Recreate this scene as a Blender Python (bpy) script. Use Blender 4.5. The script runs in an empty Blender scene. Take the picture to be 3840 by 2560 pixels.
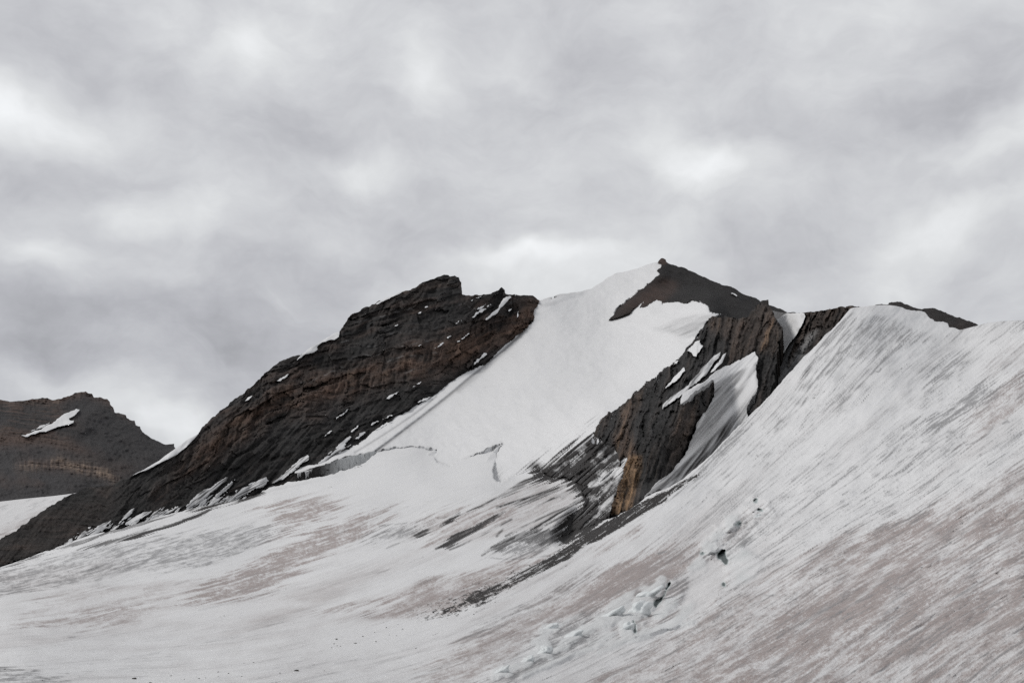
import bpy, math, random
import numpy as np

rng = np.random.default_rng(7)
random.seed(7)
scene = bpy.context.scene
COL = scene.collection

# ------------------------------------------------------------------ camera
PW, PH = 3840.0, 2560.0
LENS = 35.0
F = PW * LENS / 36.0
HORIZON = 2050.0
PITCH = math.atan((HORIZON - PH / 2) / F)
CP, SP = math.cos(PITCH), math.sin(PITCH)
EYE = 3.0


def world(u, v, d):
    """photo ray (u, v) at ground distance d -> world point"""
    u = np.asarray(u, float); v = np.asarray(v, float); d = np.asarray(d, float)
    x = (u - PW / 2) / F
    y = -(v - PH / 2) / F
    dy = CP - y * SP
    dz = SP + y * CP
    k = d / dy
    return np.stack([x * k, d + 0 * x, dz * k + EYE], -1)


cam_d = bpy.data.cameras.new("camera")
cam_d.lens = LENS; cam_d.sensor_width = 36.0
cam_d.clip_start = 0.5; cam_d.clip_end = 30000
cam = bpy.data.objects.new("camera", cam_d)
cam.location = (0, 0, EYE)
cam.rotation_euler = (math.pi / 2 + PITCH, 0, 0)
COL.objects.link(cam)
scene.camera = cam

# ------------------------------------------------------------------ noise
_perm = rng.permutation(256).astype(np.int32)
_perm = np.concatenate([_perm, _perm])
_g = rng.normal(size=(256, 3)); _g /= np.linalg.norm(_g, axis=1)[:, None]
_g = _g.astype(np.float32)


def perlin(x, y, z=0.0):
    x = np.asarray(x, np.float32); y = np.asarray(y, np.float32)
    z = np.zeros_like(x) + np.float32(z)
    xi = np.floor(x).astype(np.int32); yi = np.floor(y).astype(np.int32); zi = np.floor(z).astype(np.int32)
    fx = x - xi; fy = y - yi; fz = z - zi
    xi &= 255; yi &= 255; zi &= 255
    w = lambda t: t * t * t * (t * (t * 6 - 15) + 10)
    wx, wy, wz = w(fx), w(fy), w(fz)

    def corner(i, j, k):
        h = _perm[_perm[_perm[(xi + i) & 255] + ((yi + j) & 255)] + ((zi + k) & 255)] & 255
        g = _g[h]
        return g[..., 0] * (fx - i) + g[..., 1] * (fy - j) + g[..., 2] * (fz - k)
    l = lambda a, b, t: a + (b - a) * t
    r = l(l(l(corner(0, 0, 0), corner(1, 0, 0), wx), l(corner(0, 1, 0), corner(1, 1, 0), wx), wy),
          l(l(corner(0, 0, 1), corner(1, 0, 1), wx), l(corner(0, 1, 1), corner(1, 1, 1), wx), wy), wz)
    return r * 1.6


def fbm(x, y, z=0.0, octv=4, gain=0.5, ridge=False):
    s = 0; a = 1.0; n = 0
    for i in range(octv):
        q = perlin(x * 2 ** i + 17.3 * i, y * 2 ** i - 9.1 * i, z + 5.7 * i)
        if ridge:
            q = 1 - 2 * np.abs(q)
        s = s + a * q; n += a; a *= gain
    return s / n


def cells(x, y, seed=0):
    """fractured blocks: (random level of the nearest cell, distance to the crack between cells)"""
    xi = np.floor(x).astype(np.int64); yi = np.floor(y).astype(np.int64)
    f1 = np.full(x.shape, 9.0); f2 = np.full(x.shape, 9.0); lv = np.zeros(x.shape)
    for i in (-1, 0, 1):
        for j in (-1, 0, 1):
            cx = xi + i; cy = yi + j
            h = (cx * 374761393 + cy * 668265263 + seed * 974711) & 0x7fffffff
            h = ((h ^ (h >> 13)) * 1274126177) & 0x7fffffff
            a = (h & 1023) / 1023.0; b = ((h >> 10) & 1023) / 1023.0; c = ((h >> 20) & 1023) / 1023.0
            d = np.hypot(cx + a - x, cy + b - y)
            n = d < f1
            f2 = np.where(n, f1, np.minimum(f2, d)); lv = np.where(n, c, lv); f1 = np.where(n, d, f1)
    return lv - .5, f2 - f1


def sstep(a, b, x):
    t = np.clip((x - a) / (b - a), 0, 1)
    return t * t * (3 - 2 * t)


# ------------------------------------------------------------------ tracing helpers
def frame(x0, y0, s):
    def f(pts):
        return [(x0 + x * s, y0 + y * s) for x, y in pts]
    return f


R1 = frame(0, 1300, 1000 / 1742)
R2 = frame(1000, 950, 1200 / 1882)
R3 = frame(2000, 900, 1200 / 1568)
R4 = frame(2900, 1000, 940 / 1638)
R5 = frame(0, 1800, 1300 / 2352)
R6 = frame(1200, 1700, 1300 / 2352)
R7 = frame(2400, 1700, 1440 / 2352)


def rough(pts, amp=0.12, minlen=7, closed=False, cap=9, seed=0):
    """fractal midpoint displacement of a traced line"""
    r = random.Random(seed)
    pts = list(pts)
    if closed:
        pts = pts + [pts[0]]
    for _ in range(8):
        out = [pts[0]]; done = True
        for (x0, y0), (x1, y1) in zip(pts[:-1], pts[1:]):
            L = math.hypot(x1 - x0, y1 - y0)
            if L > minlen:
                done = False
                k = min(amp * L, cap) * r.uniform(-1, 1)
                out.append(((x0 + x1) / 2 - (y1 - y0) / L * k, (y0 + y1) / 2 + (x1 - x0) / L * k))
            out.append((x1, y1))
        pts = out
        if done:
            break
    if closed:
        pts = pts[:-1]
    return pts


def smooth_line(pts, n=2, closed=False):
    for _ in range(n):
        out = []
        m = len(pts)
        rg = range(m if closed else m - 1)
        if not closed:
            out.append(pts[0])
        for i in rg:
            a, b = pts[i], pts[(i + 1) % m]
            out.append((a[0] * .75 + b[0] * .25, a[1] * .75 + b[1] * .25))
            out.append((a[0] * .25 + b[0] * .75, a[1] * .25 + b[1] * .75))
        if not closed:
            out.append(pts[-1])
        pts = out
    return pts


class TPS:
    def __init__(self, pts, log=True, smooth=1e-4):
        p = np.array(pts, float)
        self.c = p[:, :2] / 1000.0
        val = np.log(p[:, 2]) if log else p[:, 2]
        self.log = log
        n = len(p)
        K = self._k(self.c) + np.eye(n) * smooth
        Pm = np.c_[np.ones(n), self.c]
        A = np.zeros((n + 3, n + 3)); A[:n, :n] = K; A[:n, n:] = Pm; A[n:, :n] = Pm.T
        self.w = np.linalg.solve(A, np.r_[val, 0, 0, 0])

    def _k(self, q):
        d2 = ((q[:, None, :] - self.c[None]) ** 2).sum(-1)
        return 0.5 * d2 * np.log(d2 + 1e-12)

    def __call__(self, u, v):
        sh = np.shape(u)
        q = np.stack([np.ravel(u), np.ravel(v)], -1) / 1000.0
        out = np.empty(len(q))
        for i in range(0, len(q), 40000):
            s = q[i:i + 40000]
            out[i:i + 40000] = self._k(s) @ self.w[:-3] + self.w[-3] + s @ self.w[-2:]
        if self.log:
            out = np.exp(out)
        return out.reshape(sh)


def coarse_tps(t, U, V):
    """evaluate on a coarse grid, bilinear to the fine grid (fast)"""
    H, W = U.shape
    k = 8
    us = np.linspace(U[0, 0], U[0, -1], max(W // k, 2) + 1)
    vs = np.linspace(V[0, 0], V[-1, 0], max(H // k, 2) + 1)
    g = t(*np.meshgrid(us, vs))
    return bil(g, (U - us[0]) / (us[1] - us[0]), (V - vs[0]) / (vs[1] - vs[0]))


def bil(g, x, y):
    H, W = g.shape
    x = np.clip(x, 0, W - 1.001); y = np.clip(y, 0, H - 1.001)
    xi = x.astype(int); yi = y.astype(int); fx = x - xi; fy = y - yi
    return (g[yi, xi] * (1 - fx) * (1 - fy) + g[yi, xi + 1] * fx * (1 - fy)
            + g[yi + 1, xi] * (1 - fx) * fy + g[yi + 1, xi + 1] * fx * fy)


def box(a, r):
    r = int(round(r))
    if r < 1:
        return a
    for ax in (0, 1):
        b = np.moveaxis(a, ax, 0)
        pad = np.concatenate([np.repeat(b[:1], r + 1, 0), b, np.repeat(b[-1:], r, 0)], 0)
        c = np.cumsum(pad, 0, dtype=np.float64)
        b = (c[2 * r + 1:] - c[:-2 * r - 1]) / (2 * r + 1)
        a = np.moveaxis(b, 0, ax)
    return a


def raster(poly, us, vs):
    p = np.array(poly, float)
    x0, y0 = p[:, 0], p[:, 1]
    x1, y1 = np.roll(x0, -1), np.roll(y0, -1)
    m = np.zeros((len(vs), len(us)), bool)
    for j, y in enumerate(vs):
        c = (y0 <= y) != (y1 <= y)
        if not c.any():
            continue
        xs = np.sort(x0[c] + (y - y0[c]) / (y1[c] - y0[c]) * (x1[c] - x0[c]))
        k = np.searchsorted(xs, us)
        m[j] = (k % 2) == 1
    return m


def seg_near(pts, q, closed=True):
    """nearest point on a polyline for each q; returns points and distances"""
    p = np.array(pts, float)
    a = p if closed else p[:-1]
    b = np.roll(p, -1, 0) if closed else p[1:]
    d = b - a
    L2 = (d ** 2).sum(1) + 1e-12
    best = np.empty_like(q); bd = np.empty(len(q))
    for i in range(0, len(q), 4000):
        s = q[i:i + 4000]
        t = np.clip(((s[:, None] - a[None]) * d[None]).sum(-1) / L2, 0, 1)
        n = a[None] + t[..., None] * d[None]
        e = ((n - s[:, None]) ** 2).sum(-1)
        k = e.argmin(1)
        r = np.arange(len(s))
        best[i:i + 4000] = n[r, k]; bd[i:i + 4000] = np.sqrt(e[r, k])
    return best, bd


class Layer:
    def __init__(self, outline, tps, s=3.0, pad=4):
        self.out = outline
        p = np.array(outline)
        self.s = s
        self.us = np.arange(p[:, 0].min() - pad * s, p[:, 0].max() + pad * s, s)
        self.vs = np.arange(p[:, 1].min() - pad * s, p[:, 1].max() + pad * s, s)
        self.U, self.V = np.meshgrid(self.us, self.vs)
        self.ins = raster(outline, self.us, self.vs)
        self.D = coarse_tps(tps, self.U, self.V) if tps is not None else np.zeros_like(self.U)
        self.A = {}

    def P(self):
        return world(self.U, self.V, self.D)

    def facing(self):
        p = self.P()
        du = np.gradient(p, axis=1); dv = np.gradient(p, axis=0)
        n = np.cross(du, dv); n /= np.linalg.norm(n, axis=-1)[..., None] + 1e-9
        r = p - np.array([0, 0, EYE]); r /= np.linalg.norm(r, axis=-1)[..., None]
        return np.clip(np.abs((n * r).sum(-1)), 0.12, 1)

    def bump(self, h, face=None):
        """h: height in metres towards the viewer's side of the surface"""
        if face is None:
            face = self.facing()
        self.D = self.D - h / face

    def mask(self, poly, blur=0):
        m = raster(poly, self.us, self.vs).astype(float)
        if blur:
            r = blur / self.s
            m = box(box(m, r), r * .7)
        return m

    def line(self, pts, width, taper=False):
        pts = np.array(pts, float)
        pad = width * 3
        x0, x1 = pts[:, 0].min() - pad, pts[:, 0].max() + pad
        y0, y1 = pts[:, 1].min() - pad, pts[:, 1].max() + pad
        sel = (self.U > x0) & (self.U < x1) & (self.V > y0) & (self.V < y1)
        out = np.zeros_like(self.U)
        if sel.any():
            _, d = seg_near(pts, np.stack([self.U[sel], self.V[sel]], -1), closed=False)
            out[sel] = np.exp(-(d / width) ** 2)
        return out

    def edge_dist(self, maxd=1e9):
        out = np.full(self.U.shape, 1e3)
        near = box(self.ins.astype(float), 12) 
        sel = (near > 0) & (near < 1)
        _, d = seg_near(self.out, np.stack([self.U[sel], self.V[sel]], -1))
        out[sel] = d
        return out

    def at(self, u, v, key=None):
        g = self.D if key is None else self.A[key]
        return bil(g, (np.asarray(u, float) - self.us[0]) / self.s, (np.asarray(v, float) - self.vs[0]) / self.s)

    def inside_at(self, U, V):
        x = np.round((U - self.us[0]) / self.s).astype(int); y = np.round((V - self.vs[0]) / self.s).astype(int)
        ok = (x >= 0) & (y >= 0) & (x < len(self.us)) & (y < len(self.vs))
        m = np.zeros(U.shape, bool)
        m[ok] = self.ins[y[ok], x[ok]]
        return m

    def behind(self, other, margin):
        """keep this surface farther away than the one lying in front of it"""
        m = other.inside_at(self.U, self.V)
        d = other.at(self.U[m], self.V[m]) + margin
        self.D[m] = np.maximum(self.D[m], d)

    def build(self, name, mat, skirt=1.0, smooth=True, parent=None, drop=True):
        H, W = self.ins.shape
        i = self.ins
        cell = i[:-1, :-1] | i[1:, :-1] | i[:-1, 1:] | i[1:, 1:]
        cy, cx = np.nonzero(cell)
        idx = np.arange(H * W).reshape(H, W)
        quads = np.stack([idx[cy, cx], idx[cy + 1, cx], idx[cy + 1, cx + 1], idx[cy, cx + 1]], -1)
        used = np.unique(quads)
        remap = np.full(H * W, -1); remap[used] = np.arange(len(used))
        quads = remap[quads]
        U = self.U.ravel()[used].copy(); V = self.V.ravel()[used].copy()
        outv = ~i.ravel()[used]
        q = np.stack([U[outv], V[outv]], -1)
        if len(q):
            n, dd_ = seg_near(self.out, q)
            ok = dd_ < 1.6 * self.s
            n = np.where(ok[:, None], n, q)
            U[outv] = n[:, 0]; V[outv] = n[:, 1]
        D = self.D.ravel()[used]
        P = world(U, V, D)
        att = {k: np.asarray(a, np.float32).ravel()[used] for k, a in self.A.items()}
        # skirts: the far side of the landform, falling away behind the traced edge
        e = np.concatenate([quads[:, [0, 1]], quads[:, [1, 2]], quads[:, [2, 3]], quads[:, [3, 0]]])
        key = np.sort(e, 1); key = key[:, 0].astype(np.int64) * (len(used) + 1) + key[:, 1]
        _, first, cnt = np.unique(key, return_index=True, return_counts=True)
        be = e[first[cnt == 1]]
        faces = [quads]
        if skirt:
            bv = np.unique(be)
            bm = np.full(len(used), -1); bm[bv] = np.arange(len(bv))
            base = P[bv]; dd = D[bv][:, None] * skirt
            h = base * np.array([1, 1, 0]) if drop else base - np.array([0, 0, EYE])
            h /= np.linalg.norm(h, axis=1)[:, None]
            rings = [bv]
            allP = [P]; n0 = len(P)
            dn = np.array([0, 0, 1.0 if drop else 0.0])
            for (a, b) in ((.008, .002), (.03, .018), (.1, .09), (.25, .3)):
                allP.append(base + h * a * dd - dn * b * dd)
                rings.append(np.arange(n0, n0 + len(bv))); n0 += len(bv)
                for k in att:
                    att[k] = np.concatenate([att[k], att[k][bv]])
            P = np.concatenate(allP)
            for r0, r1 in zip(rings[:-1], rings[1:]):
                faces.append(np.stack([r0[bm[be[:, 1]]], r0[bm[be[:, 0]]], r1[bm[be[:, 0]]], r1[bm[be[:, 1]]]], -1))
        return make_mesh(name, P, np.concatenate(faces), mat, att, smooth, parent)


def make_mesh(name, P, quads, mat, att=None, smooth=True, parent=None):
    me = bpy.data.meshes.new(name)
    n, k = quads.shape
    me.vertices.add(len(P)); me.vertices.foreach_set("co", np.asarray(P, np.float32).ravel())
    me.loops.add(n * k); me.loops.foreach_set("vertex_index", quads.astype(np.int32).ravel())
    me.polygons.add(n); me.polygons.foreach_set("loop_start", np.arange(0, n * k, k, dtype=np.int32))
    me.polygons.foreach_set("use_smooth", np.full(n, smooth))
    me.update(calc_edges=True); me.validate()
    for a, d in (att or {}).items():
        if len(me.vertices) == len(d):
            t = me.attributes.new(a, 'FLOAT', 'POINT'); t.data.foreach_set("value", np.asarray(d, np.float32))
    me.materials.append(mat)
    o = bpy.data.objects.new(name, me)
    COL.objects.link(o)
    if parent:
        o.parent = parent
    return o


def tag(o, label, cat, group=None, kind=None):
    o["label"] = label; o["category"] = cat
    if group:
        o["group"] = group
    if kind:
        o["kind"] = kind
    return o


# ------------------------------------------------------------------ materials
class NT:
    def __init__(self, name):
        self.m = bpy.data.materials.new(name); self.m.use_nodes = True
        self.t = self.m.node_tree
        self.b = self.t.nodes["Principled BSDF"]

    def n(self, typ, **kw):
        nd = self.t.nodes.new(typ)
        for k, v in kw.items():
            setattr(nd, k, v)
        return nd

    def l(self, a, b):
        self.t.links.new(a, b)

    def attr(self, name):
        return self.n("ShaderNodeAttribute", attribute_name=name).outputs["Fac"]

    def noise(self, scale, detail=4, rough=.55, vec=None, stretch=None):
        nd = self.n("ShaderNodeTexNoise")
        nd.inputs["Scale"].default_value = scale; nd.inputs["Detail"].default_value = detail
        nd.inputs["Roughness"].default_value = rough
        if vec is None:
            vec = self.n("ShaderNodeTexCoord").outputs["Object"]
        if stretch:
            mp = self.n("ShaderNodeMapping"); mp.inputs["Scale"].default_value = stretch[:3]
            if len(stretch) > 3:
                mp.inputs["Rotation"].default_value = stretch[3:]
            self.l(vec, mp.inputs["Vector"]); vec = mp.outputs["Vector"]
        self.l(vec, nd.inputs["Vector"])
        return nd.outputs["Fac"]

    def math(self, op, a, b=0.0, c=0.0, clamp=False):
        nd = self.n("ShaderNodeMath", operation=op, use_clamp=clamp)
        for i, x in enumerate((a, b, c)):
            if isinstance(x, (int, float)):
                nd.inputs[i].default_value = x
            else:
                self.l(x, nd.inputs[i])
        return nd.outputs[0]

    def mix(self, fac, a, b, blend='MIX'):
        nd = self.n("ShaderNodeMix", data_type='RGBA', blend_type=blend)
        nd.clamp_factor = True
        for s, x in (("Factor", fac), ("A", a), ("B", b)):
            sock = [i for i in nd.inputs if i.name == s and i.enabled][0]
            if isinstance(x, (int, float)):
                sock.default_value = x
            elif isinstance(x, tuple):
                sock.default_value = (*x, 1)
            else:
                self.l(x, sock)
        return [o for o in nd.outputs if o.enabled][0]

    def bump(self, h, strength, dist):
        nd = self.n("ShaderNodeBump")
        nd.inputs["Strength"].default_value = strength; nd.inputs["Distance"].default_value = dist
        self.l(h, nd.inputs["Height"]); self.l(nd.outputs[0], self.b.inputs["Normal"])

    def rgbscale(self, col, fac):
        cmb = self.n("ShaderNodeVectorMath", operation='SCALE')
        self.l(col, cmb.inputs[0]); self.l(fac, cmb.inputs["Scale"])
        return cmb.outputs[0]


SNOW = (.785, .788, .793)


def ice_material(name, grain=1.0):
    """snow and glacier ice: clean snow, wind-blown dust, grey bare ice, blue-green ice with crevasse insides darkened as painted shade, black grit"""
    m = NT(name)
    n1 = m.noise(.35, 7, .68); n2 = m.noise(1.9, 8, .72); n3 = m.noise(.06, 3)
    c = m.mix(n3, SNOW, (.755, .758, .765))
    # dust gathers in grains and small hollows: half even film, half crisp grit
    nf = m.math('MULTIPLY_ADD', n2, .6, m.math('MULTIPLY', n1, .4))
    da = m.attr("dirt")
    crisp = m.math('MULTIPLY_ADD', m.math('ADD', m.math('MULTIPLY', da, .62), nf), 4.5, -3.0, clamp=True)
    crisp = m.math('MULTIPLY', crisp, m.math('MULTIPLY', da, 2.4, clamp=True))
    dirt = m.math('ADD', m.math('MULTIPLY', m.math('MULTIPLY', da, .88), m.math('MULTIPLY_ADD', nf, 1.6, .2)), m.math('MULTIPLY', crisp, .09), clamp=True)
    c = m.mix(dirt, c, m.mix(n3, (.36, .305, .285), (.375, .325, .317)))
    ga = m.attr("grey")
    gcr = m.math('MULTIPLY', m.math('MULTIPLY_ADD', m.math('ADD', m.math('MULTIPLY', ga, .6), n2), 5.0, -3.3, clamp=True), m.math('MULTIPLY', ga, 2.2, clamp=True))
    gr = m.math('ADD', m.math('MULTIPLY', m.math('MULTIPLY', ga, .8), m.math('MULTIPLY_ADD', n2, 1.4, .3)), m.math('MULTIPLY', gcr, .14), clamp=True)
    c = m.mix(gr, c, (.25, .25, .255))
    ic = m.attr("ice")
    c = m.mix(m.math('MULTIPLY', ic, 2.0, clamp=True), c, (.50, .55, .55))
    c = m.mix(m.math('MULTIPLY_ADD', ic, 2.0, -1.0, clamp=True), c, (.10, .118, .118))  # slot insides go near black: crevasse shade put into the ice colour
    db = m.math('MULTIPLY', m.attr("debris"), m.math('MULTIPLY_ADD', n2, .8, .75), clamp=True)
    db = m.math('MULTIPLY_ADD', db, 1.42, -.16, clamp=True)
    c = m.mix(db, c, m.mix(n1, (.016, .015, .015), (.038, .034, .033)))
    m.l(c, m.b.inputs["Base Color"])
    m.b.inputs["Roughness"].default_value = .75
    m.b.inputs["Specular IOR Level"].default_value = .25
    m.bump(m.math('ADD', n1, m.math('MULTIPLY', n2, .6)), .55 * grain, .3)
    return m.m


def rock_material(name, dark, brown, tan, scale=1.0, stretch=None):
    m = NT(name)
    n1 = m.noise(.08 * scale, 6, .65); n2 = m.noise(.5 * scale, 6, .7, stretch=stretch); n3 = m.noise(.02 * scale, 3)
    c = m.mix(m.math('MULTIPLY', m.attr("brown"), m.math('MULTIPLY_ADD', n1, 1.2, .4)), dark, brown)
    c = m.mix(m.math('MULTIPLY', m.attr("tan"), m.math('MULTIPLY_ADD', n2, 1.0, .4)), c, tan)
    v = m.math('MULTIPLY', m.math('MULTIPLY_ADD', n2, 1.7, .2), m.math('MULTIPLY_ADD', m.attr("tone"), 1.0, 1.0))
    c = m.rgbscale(c, v)
    c = m.mix(m.attr("grey"), c, (.24, .24, .245))
    c = m.mix(m.attr("snow"), c, SNOW)
    m.l(c, m.b.inputs["Base Color"])
    m.b.inputs["Roughness"].default_value = .9
    m.b.inputs["Specular IOR Level"].default_value = .2
    m.bump(m.math('ADD', n1, m.math('MULTIPLY', n2, .6)), .8, 1.2 / scale)
    return m.m


M_ICE = ice_material("glacier_ice")
M_SNOW = ice_material("firn_snow", .5)
M_ROCK = rock_material("ridge_rock", (.028, .027, .027), (.078, .050, .038), (.19, .13, .085))
M_BUT = rock_material("buttress_rock", (.028, .027, .027), (.084, .059, .046), (.25, .155, .085), 1.6, (1.6, .5, .35))
M_FAR = rock_material("far_mountain_rock", (.047, .045, .047), (.082, .057, .048), (.22, .165, .125), .5)
M_SCREE = rock_material("scree", (.021, .0195, .0195), (.048, .032, .027), (.2, .14, .1), .8)

# ------------------------------------------------------------------ depths of the landforms (photo point, metres)
T_SNOW = TPS([(1000, 1830, 560), (1200, 1760, 565), (1440, 1690, 580), (1650, 1680, 570), (1850, 1660, 540), (2000, 1740, 460),
              (2200, 1790, 380), (2250, 1930, 285), (2100, 1820, 395), (1300, 1650, 640), (1700, 1400, 720), (1950, 1200, 830),
              (2020, 1120, 870), (2200, 1100, 900), (2470, 980, 960), (2300, 1250, 760), (2300, 1450, 580), (2230, 1620, 440),
              (2450, 1450, 520), (2500, 1350, 580), (2640, 1180, 640), (2700, 1250, 580), (2840, 1170, 680)])
T_BUT = TPS([(2230, 1620, 420), (2330, 1540, 450), (2450, 1450, 485), (2600, 1280, 540), (2650, 1200, 560), (2290, 1925, 262), (2400, 1870, 290), (2520, 1750, 325),
             (2590, 1620, 352), (2680, 1420, 430), (2880, 1130, 520), (2920, 1230, 480), (2810, 1555, 402), (2790, 1450, 432), (2740, 1500, 430),
             (2640, 1650, 380), (2845, 1480, 408), (2930, 1330, 445), (2440, 1650, 340), (2350, 1700, 345), (2570, 1520, 372)])
T_RIGHT = TPS([(2950, 1200, 520), (3060, 1170, 470), (3200, 1150, 440), (2980, 1400, 450), (2900, 1500, 425), (2830, 1580, 400), (3100, 1300, 430)])
T_PEAK = TPS([(2480, 980, 955), (2300, 1190, 850), (2480, 1130, 830), (2650, 1140, 760), (2750, 1080, 850), (2950, 1170, 800), (3000, 1230, 640), (2700, 1250, 600)])
T_FARR = TPS([(3300, 1140, 620), (3400, 1140, 600), (3660, 1220, 560), (3500, 1200, 540)])
T_RIDGE = TPS([(-300, 2100, 410), (0, 2020, 430), (0, 2130, 395), (300, 1850, 510), (300, 2040, 440), (600, 1720, 560), (600, 1960, 495), (1000, 1395, 690), (1000, 1830, 565), (1000, 1600, 610),
               (1300, 1230, 770), (1300, 1500, 670), (1200, 1700, 585), (1690, 1035, 830), (1690, 1250, 760), (1720, 1420, 725), (1500, 1550, 655), (2020, 1125, 860), (1960, 1240, 815), (1850, 1350, 765), (1850, 1200, 800)])
T_FAR = TPS([(0, 1500, 1750), (0, 1650, 1500), (0, 1880, 1250), (320, 1470, 1800), (300, 1650, 1480), (300, 1850, 1250), (650, 1670, 1700), (600, 1750, 1450), (600, 1850, 1300), (-300, 1550, 1750), (-300, 1900, 1200)])
T_FARG = TPS([(-300, 1900, 1150), (0, 1885, 1180), (270, 1850, 1220), (0, 2010, 620), (-300, 2100, 480), (200, 1950, 800)])
T_GL = TPS([(3190, 1155, 400), (3000, 1330, 385), (2810, 1565, 355), (2600, 1720, 310), (2440, 1840, 272), (2280, 1945, 245),
            (3330, 1145, 420), (3500, 1200, 400), (3620, 1235, 385), (3840, 1200, 340), (4200, 1190, 330), (3400, 1500, 260), (3840, 1500, 190), (4200, 1500, 165), (3000, 1750, 225), (3400, 1800, 150), (3840, 1800, 100), (4200, 1800, 85),
            (2700, 2000, 180), (3000, 2100, 105), (3400, 2100, 75), (3840, 2100, 52), (4200, 2100, 42), (2500, 2300, 80), (3000, 2350, 50), (3840, 2350, 30),
            (2500, 2560, 32), (3000, 2560, 26), (3840, 2560, 18), (4200, 2560, 15), (3840, 2900, 9), (1920, 2900, 12), (0, 2900, 12), (-350, 2900, 12), (4200, 2900, 8),
            (2000, 1760, 465), (1850, 1700, 530), (1440, 1720, 560), (1000, 1850, 545), (600, 1960, 480), (300, 2040, 430), (0, 2125, 380), (-350, 2220, 320),
            (2150, 1830, 380), (1500, 1900, 380), (2000, 1950, 280), (1000, 2050, 300), (1500, 2100, 195), (2000, 2150, 145), (500, 2200, 165), (0, 2250, 125),
            (1000, 2300, 95), (1500, 2300, 90), (2000, 2350, 72), (500, 2450, 42), (0, 2560, 22), (1000, 2560, 25), (1920, 2560, 28), (1920, 2450, 46)])

# ------------------------------------------------------------------ traced outlines
ridge_top = R1([(-300, 1440), (-150, 1345), (0, 1258), (150, 1160), (250, 1090), (350, 1030), (420, 980), (475, 957), (540, 925), (620, 915), (690, 908), (760, 890), (800, 865), (860, 843),
                (950, 805), (1050, 752), (1150, 700), (1175, 680), (1210, 650), (1260, 600), (1295, 570), (1350, 500), (1380, 465), (1420, 435), (1480, 390), (1530, 340), (1600, 300), (1650, 255), (1700, 210)]) + \
    R2([(0, 695), (60, 650), (130, 615), (200, 600), (240, 575), (295, 545), (330, 520), (415, 500), (430, 455), (460, 415), (475, 385), (515, 350), (560, 325), (640, 295), (700, 270), (760, 245), (800, 225),
        (860, 205), (900, 180), (960, 155), (1000, 140), (1035, 128), (1070, 128), (1075, 135), (1105, 130), (1130, 140), (1145, 170), (1150, 243), (1200, 250), (1250, 247), (1300, 240), (1340, 225), (1365, 215),
        (1382, 198), (1400, 215), (1405, 238), (1440, 243), (1500, 247), (1565, 247), (1580, 258), (1604, 275)])
ridge_low = R2([(1590, 310), (1570, 345), (1575, 375), (1545, 420), (1500, 460), (1430, 520), (1380, 560), (1330, 610), (1290, 650), (1240, 672), (1200, 690), (1130, 720), (1080, 755), (1030, 800), (980, 840),
                (900, 885), (830, 930), (740, 975), (680, 1010), (620, 1045), (560, 1100), (520, 1130), (450, 1155), (380, 1190), (310, 1235), (240, 1245), (165, 1275)])
ridge_out = rough(ridge_top, .14, 6, cap=5, seed=1) + rough(ridge_low, .16, 6, cap=7, seed=2) + [(1110, 1800), (900, 1990), (500, 2120), (0, 2230), (-300, 2330)]

far_out = rough(R1([(-600, 420), (-300, 370), (0, 345), (60, 358), (100, 355), (180, 348), (240, 340), (310, 333), (350, 348), (395, 340), (440, 322), (490, 300), (540, 295), (560, 290), (575, 303), (600, 305), (610, 330),
                    (650, 328), (700, 340), (718, 360), (722, 380), (740, 395), (745, 428), (780, 432), (822, 445), (828, 465), (850, 478), (880, 482), (886, 512), (915, 520), (930, 555), (960, 575), (1010, 605),
                    (1060, 630), (1085, 638), (1138, 632), (1140, 655), (1250, 720), (1400, 800)]), .1, 6, cap=3, seed=3) + R1([(1400, 950), (900, 1030), (475, 1010), (0, 1060), (-600, 1120)])
farg_out = smooth_line(R1([(-600, 1075), (-300, 1043), (0, 1010), (100, 998), (200, 987), (330, 975), (430, 963), (475, 957)]), 1) + R1([(620, 930), (560, 1150), (100, 1400), (-600, 1700)])

snow_top = R2([(1500, 400), (1560, 300), (1610, 278), (1660, 275), (1700, 260), (1745, 240), (1820, 228)]) + \
    R3([(0, 301), (30, 297), (80, 288), (110, 270), (130, 263), (190, 262), (240, 250), (280, 240), (320, 215), (360, 185), (400, 163), (470, 150), (540, 128), (560, 119), (610, 108)])
snow_under = R3([(680, 130), (760, 250), (980, 330), (1000, 420), (900, 520), (800, 640), (640, 780), (520, 900), (440, 1000), (500, 1150), (470, 1300)])
fan_lip = R3([(400, 1345), (370, 1350), (300, 1395), (230, 1420), (140, 1452), (165, 1410), (190, 1375), (235, 1325), (272, 1300), (262, 1260), (240, 1235), (232, 1190), (170, 1165), (100, 1158), (60, 1135), (20, 1140), (12, 1115)])
berg_lip = R2([(1600, 1245), (1560, 1270), (1500, 1295), (1430, 1310), (1375, 1345), (1335, 1320), (1330, 1290), (1345, 1220), (1355, 1175), (1385, 1130), (1390, 1105), (1330, 1130), (1260, 1165), (1200, 1190), (1130, 1220), (1070, 1250),
               (1030, 1235), (990, 1215), (985, 1190), (1003, 1150), (960, 1140), (870, 1135), (780, 1140), (700, 1150), (620, 1165), (520, 1185), (440, 1205), (360, 1235), (280, 1260), (170, 1290), (100, 1322), (20, 1362), (-20, 1385)])
snow_out = rough(snow_top, .05, 8, cap=2, seed=4) + snow_under + rough(fan_lip, .25, 5, cap=9, seed=5) + rough(berg_lip, .2, 5, cap=5, seed=6) + R2([(-20, 1340), (100, 1200), (500, 1000), (1000, 700), (1350, 480)])

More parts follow.
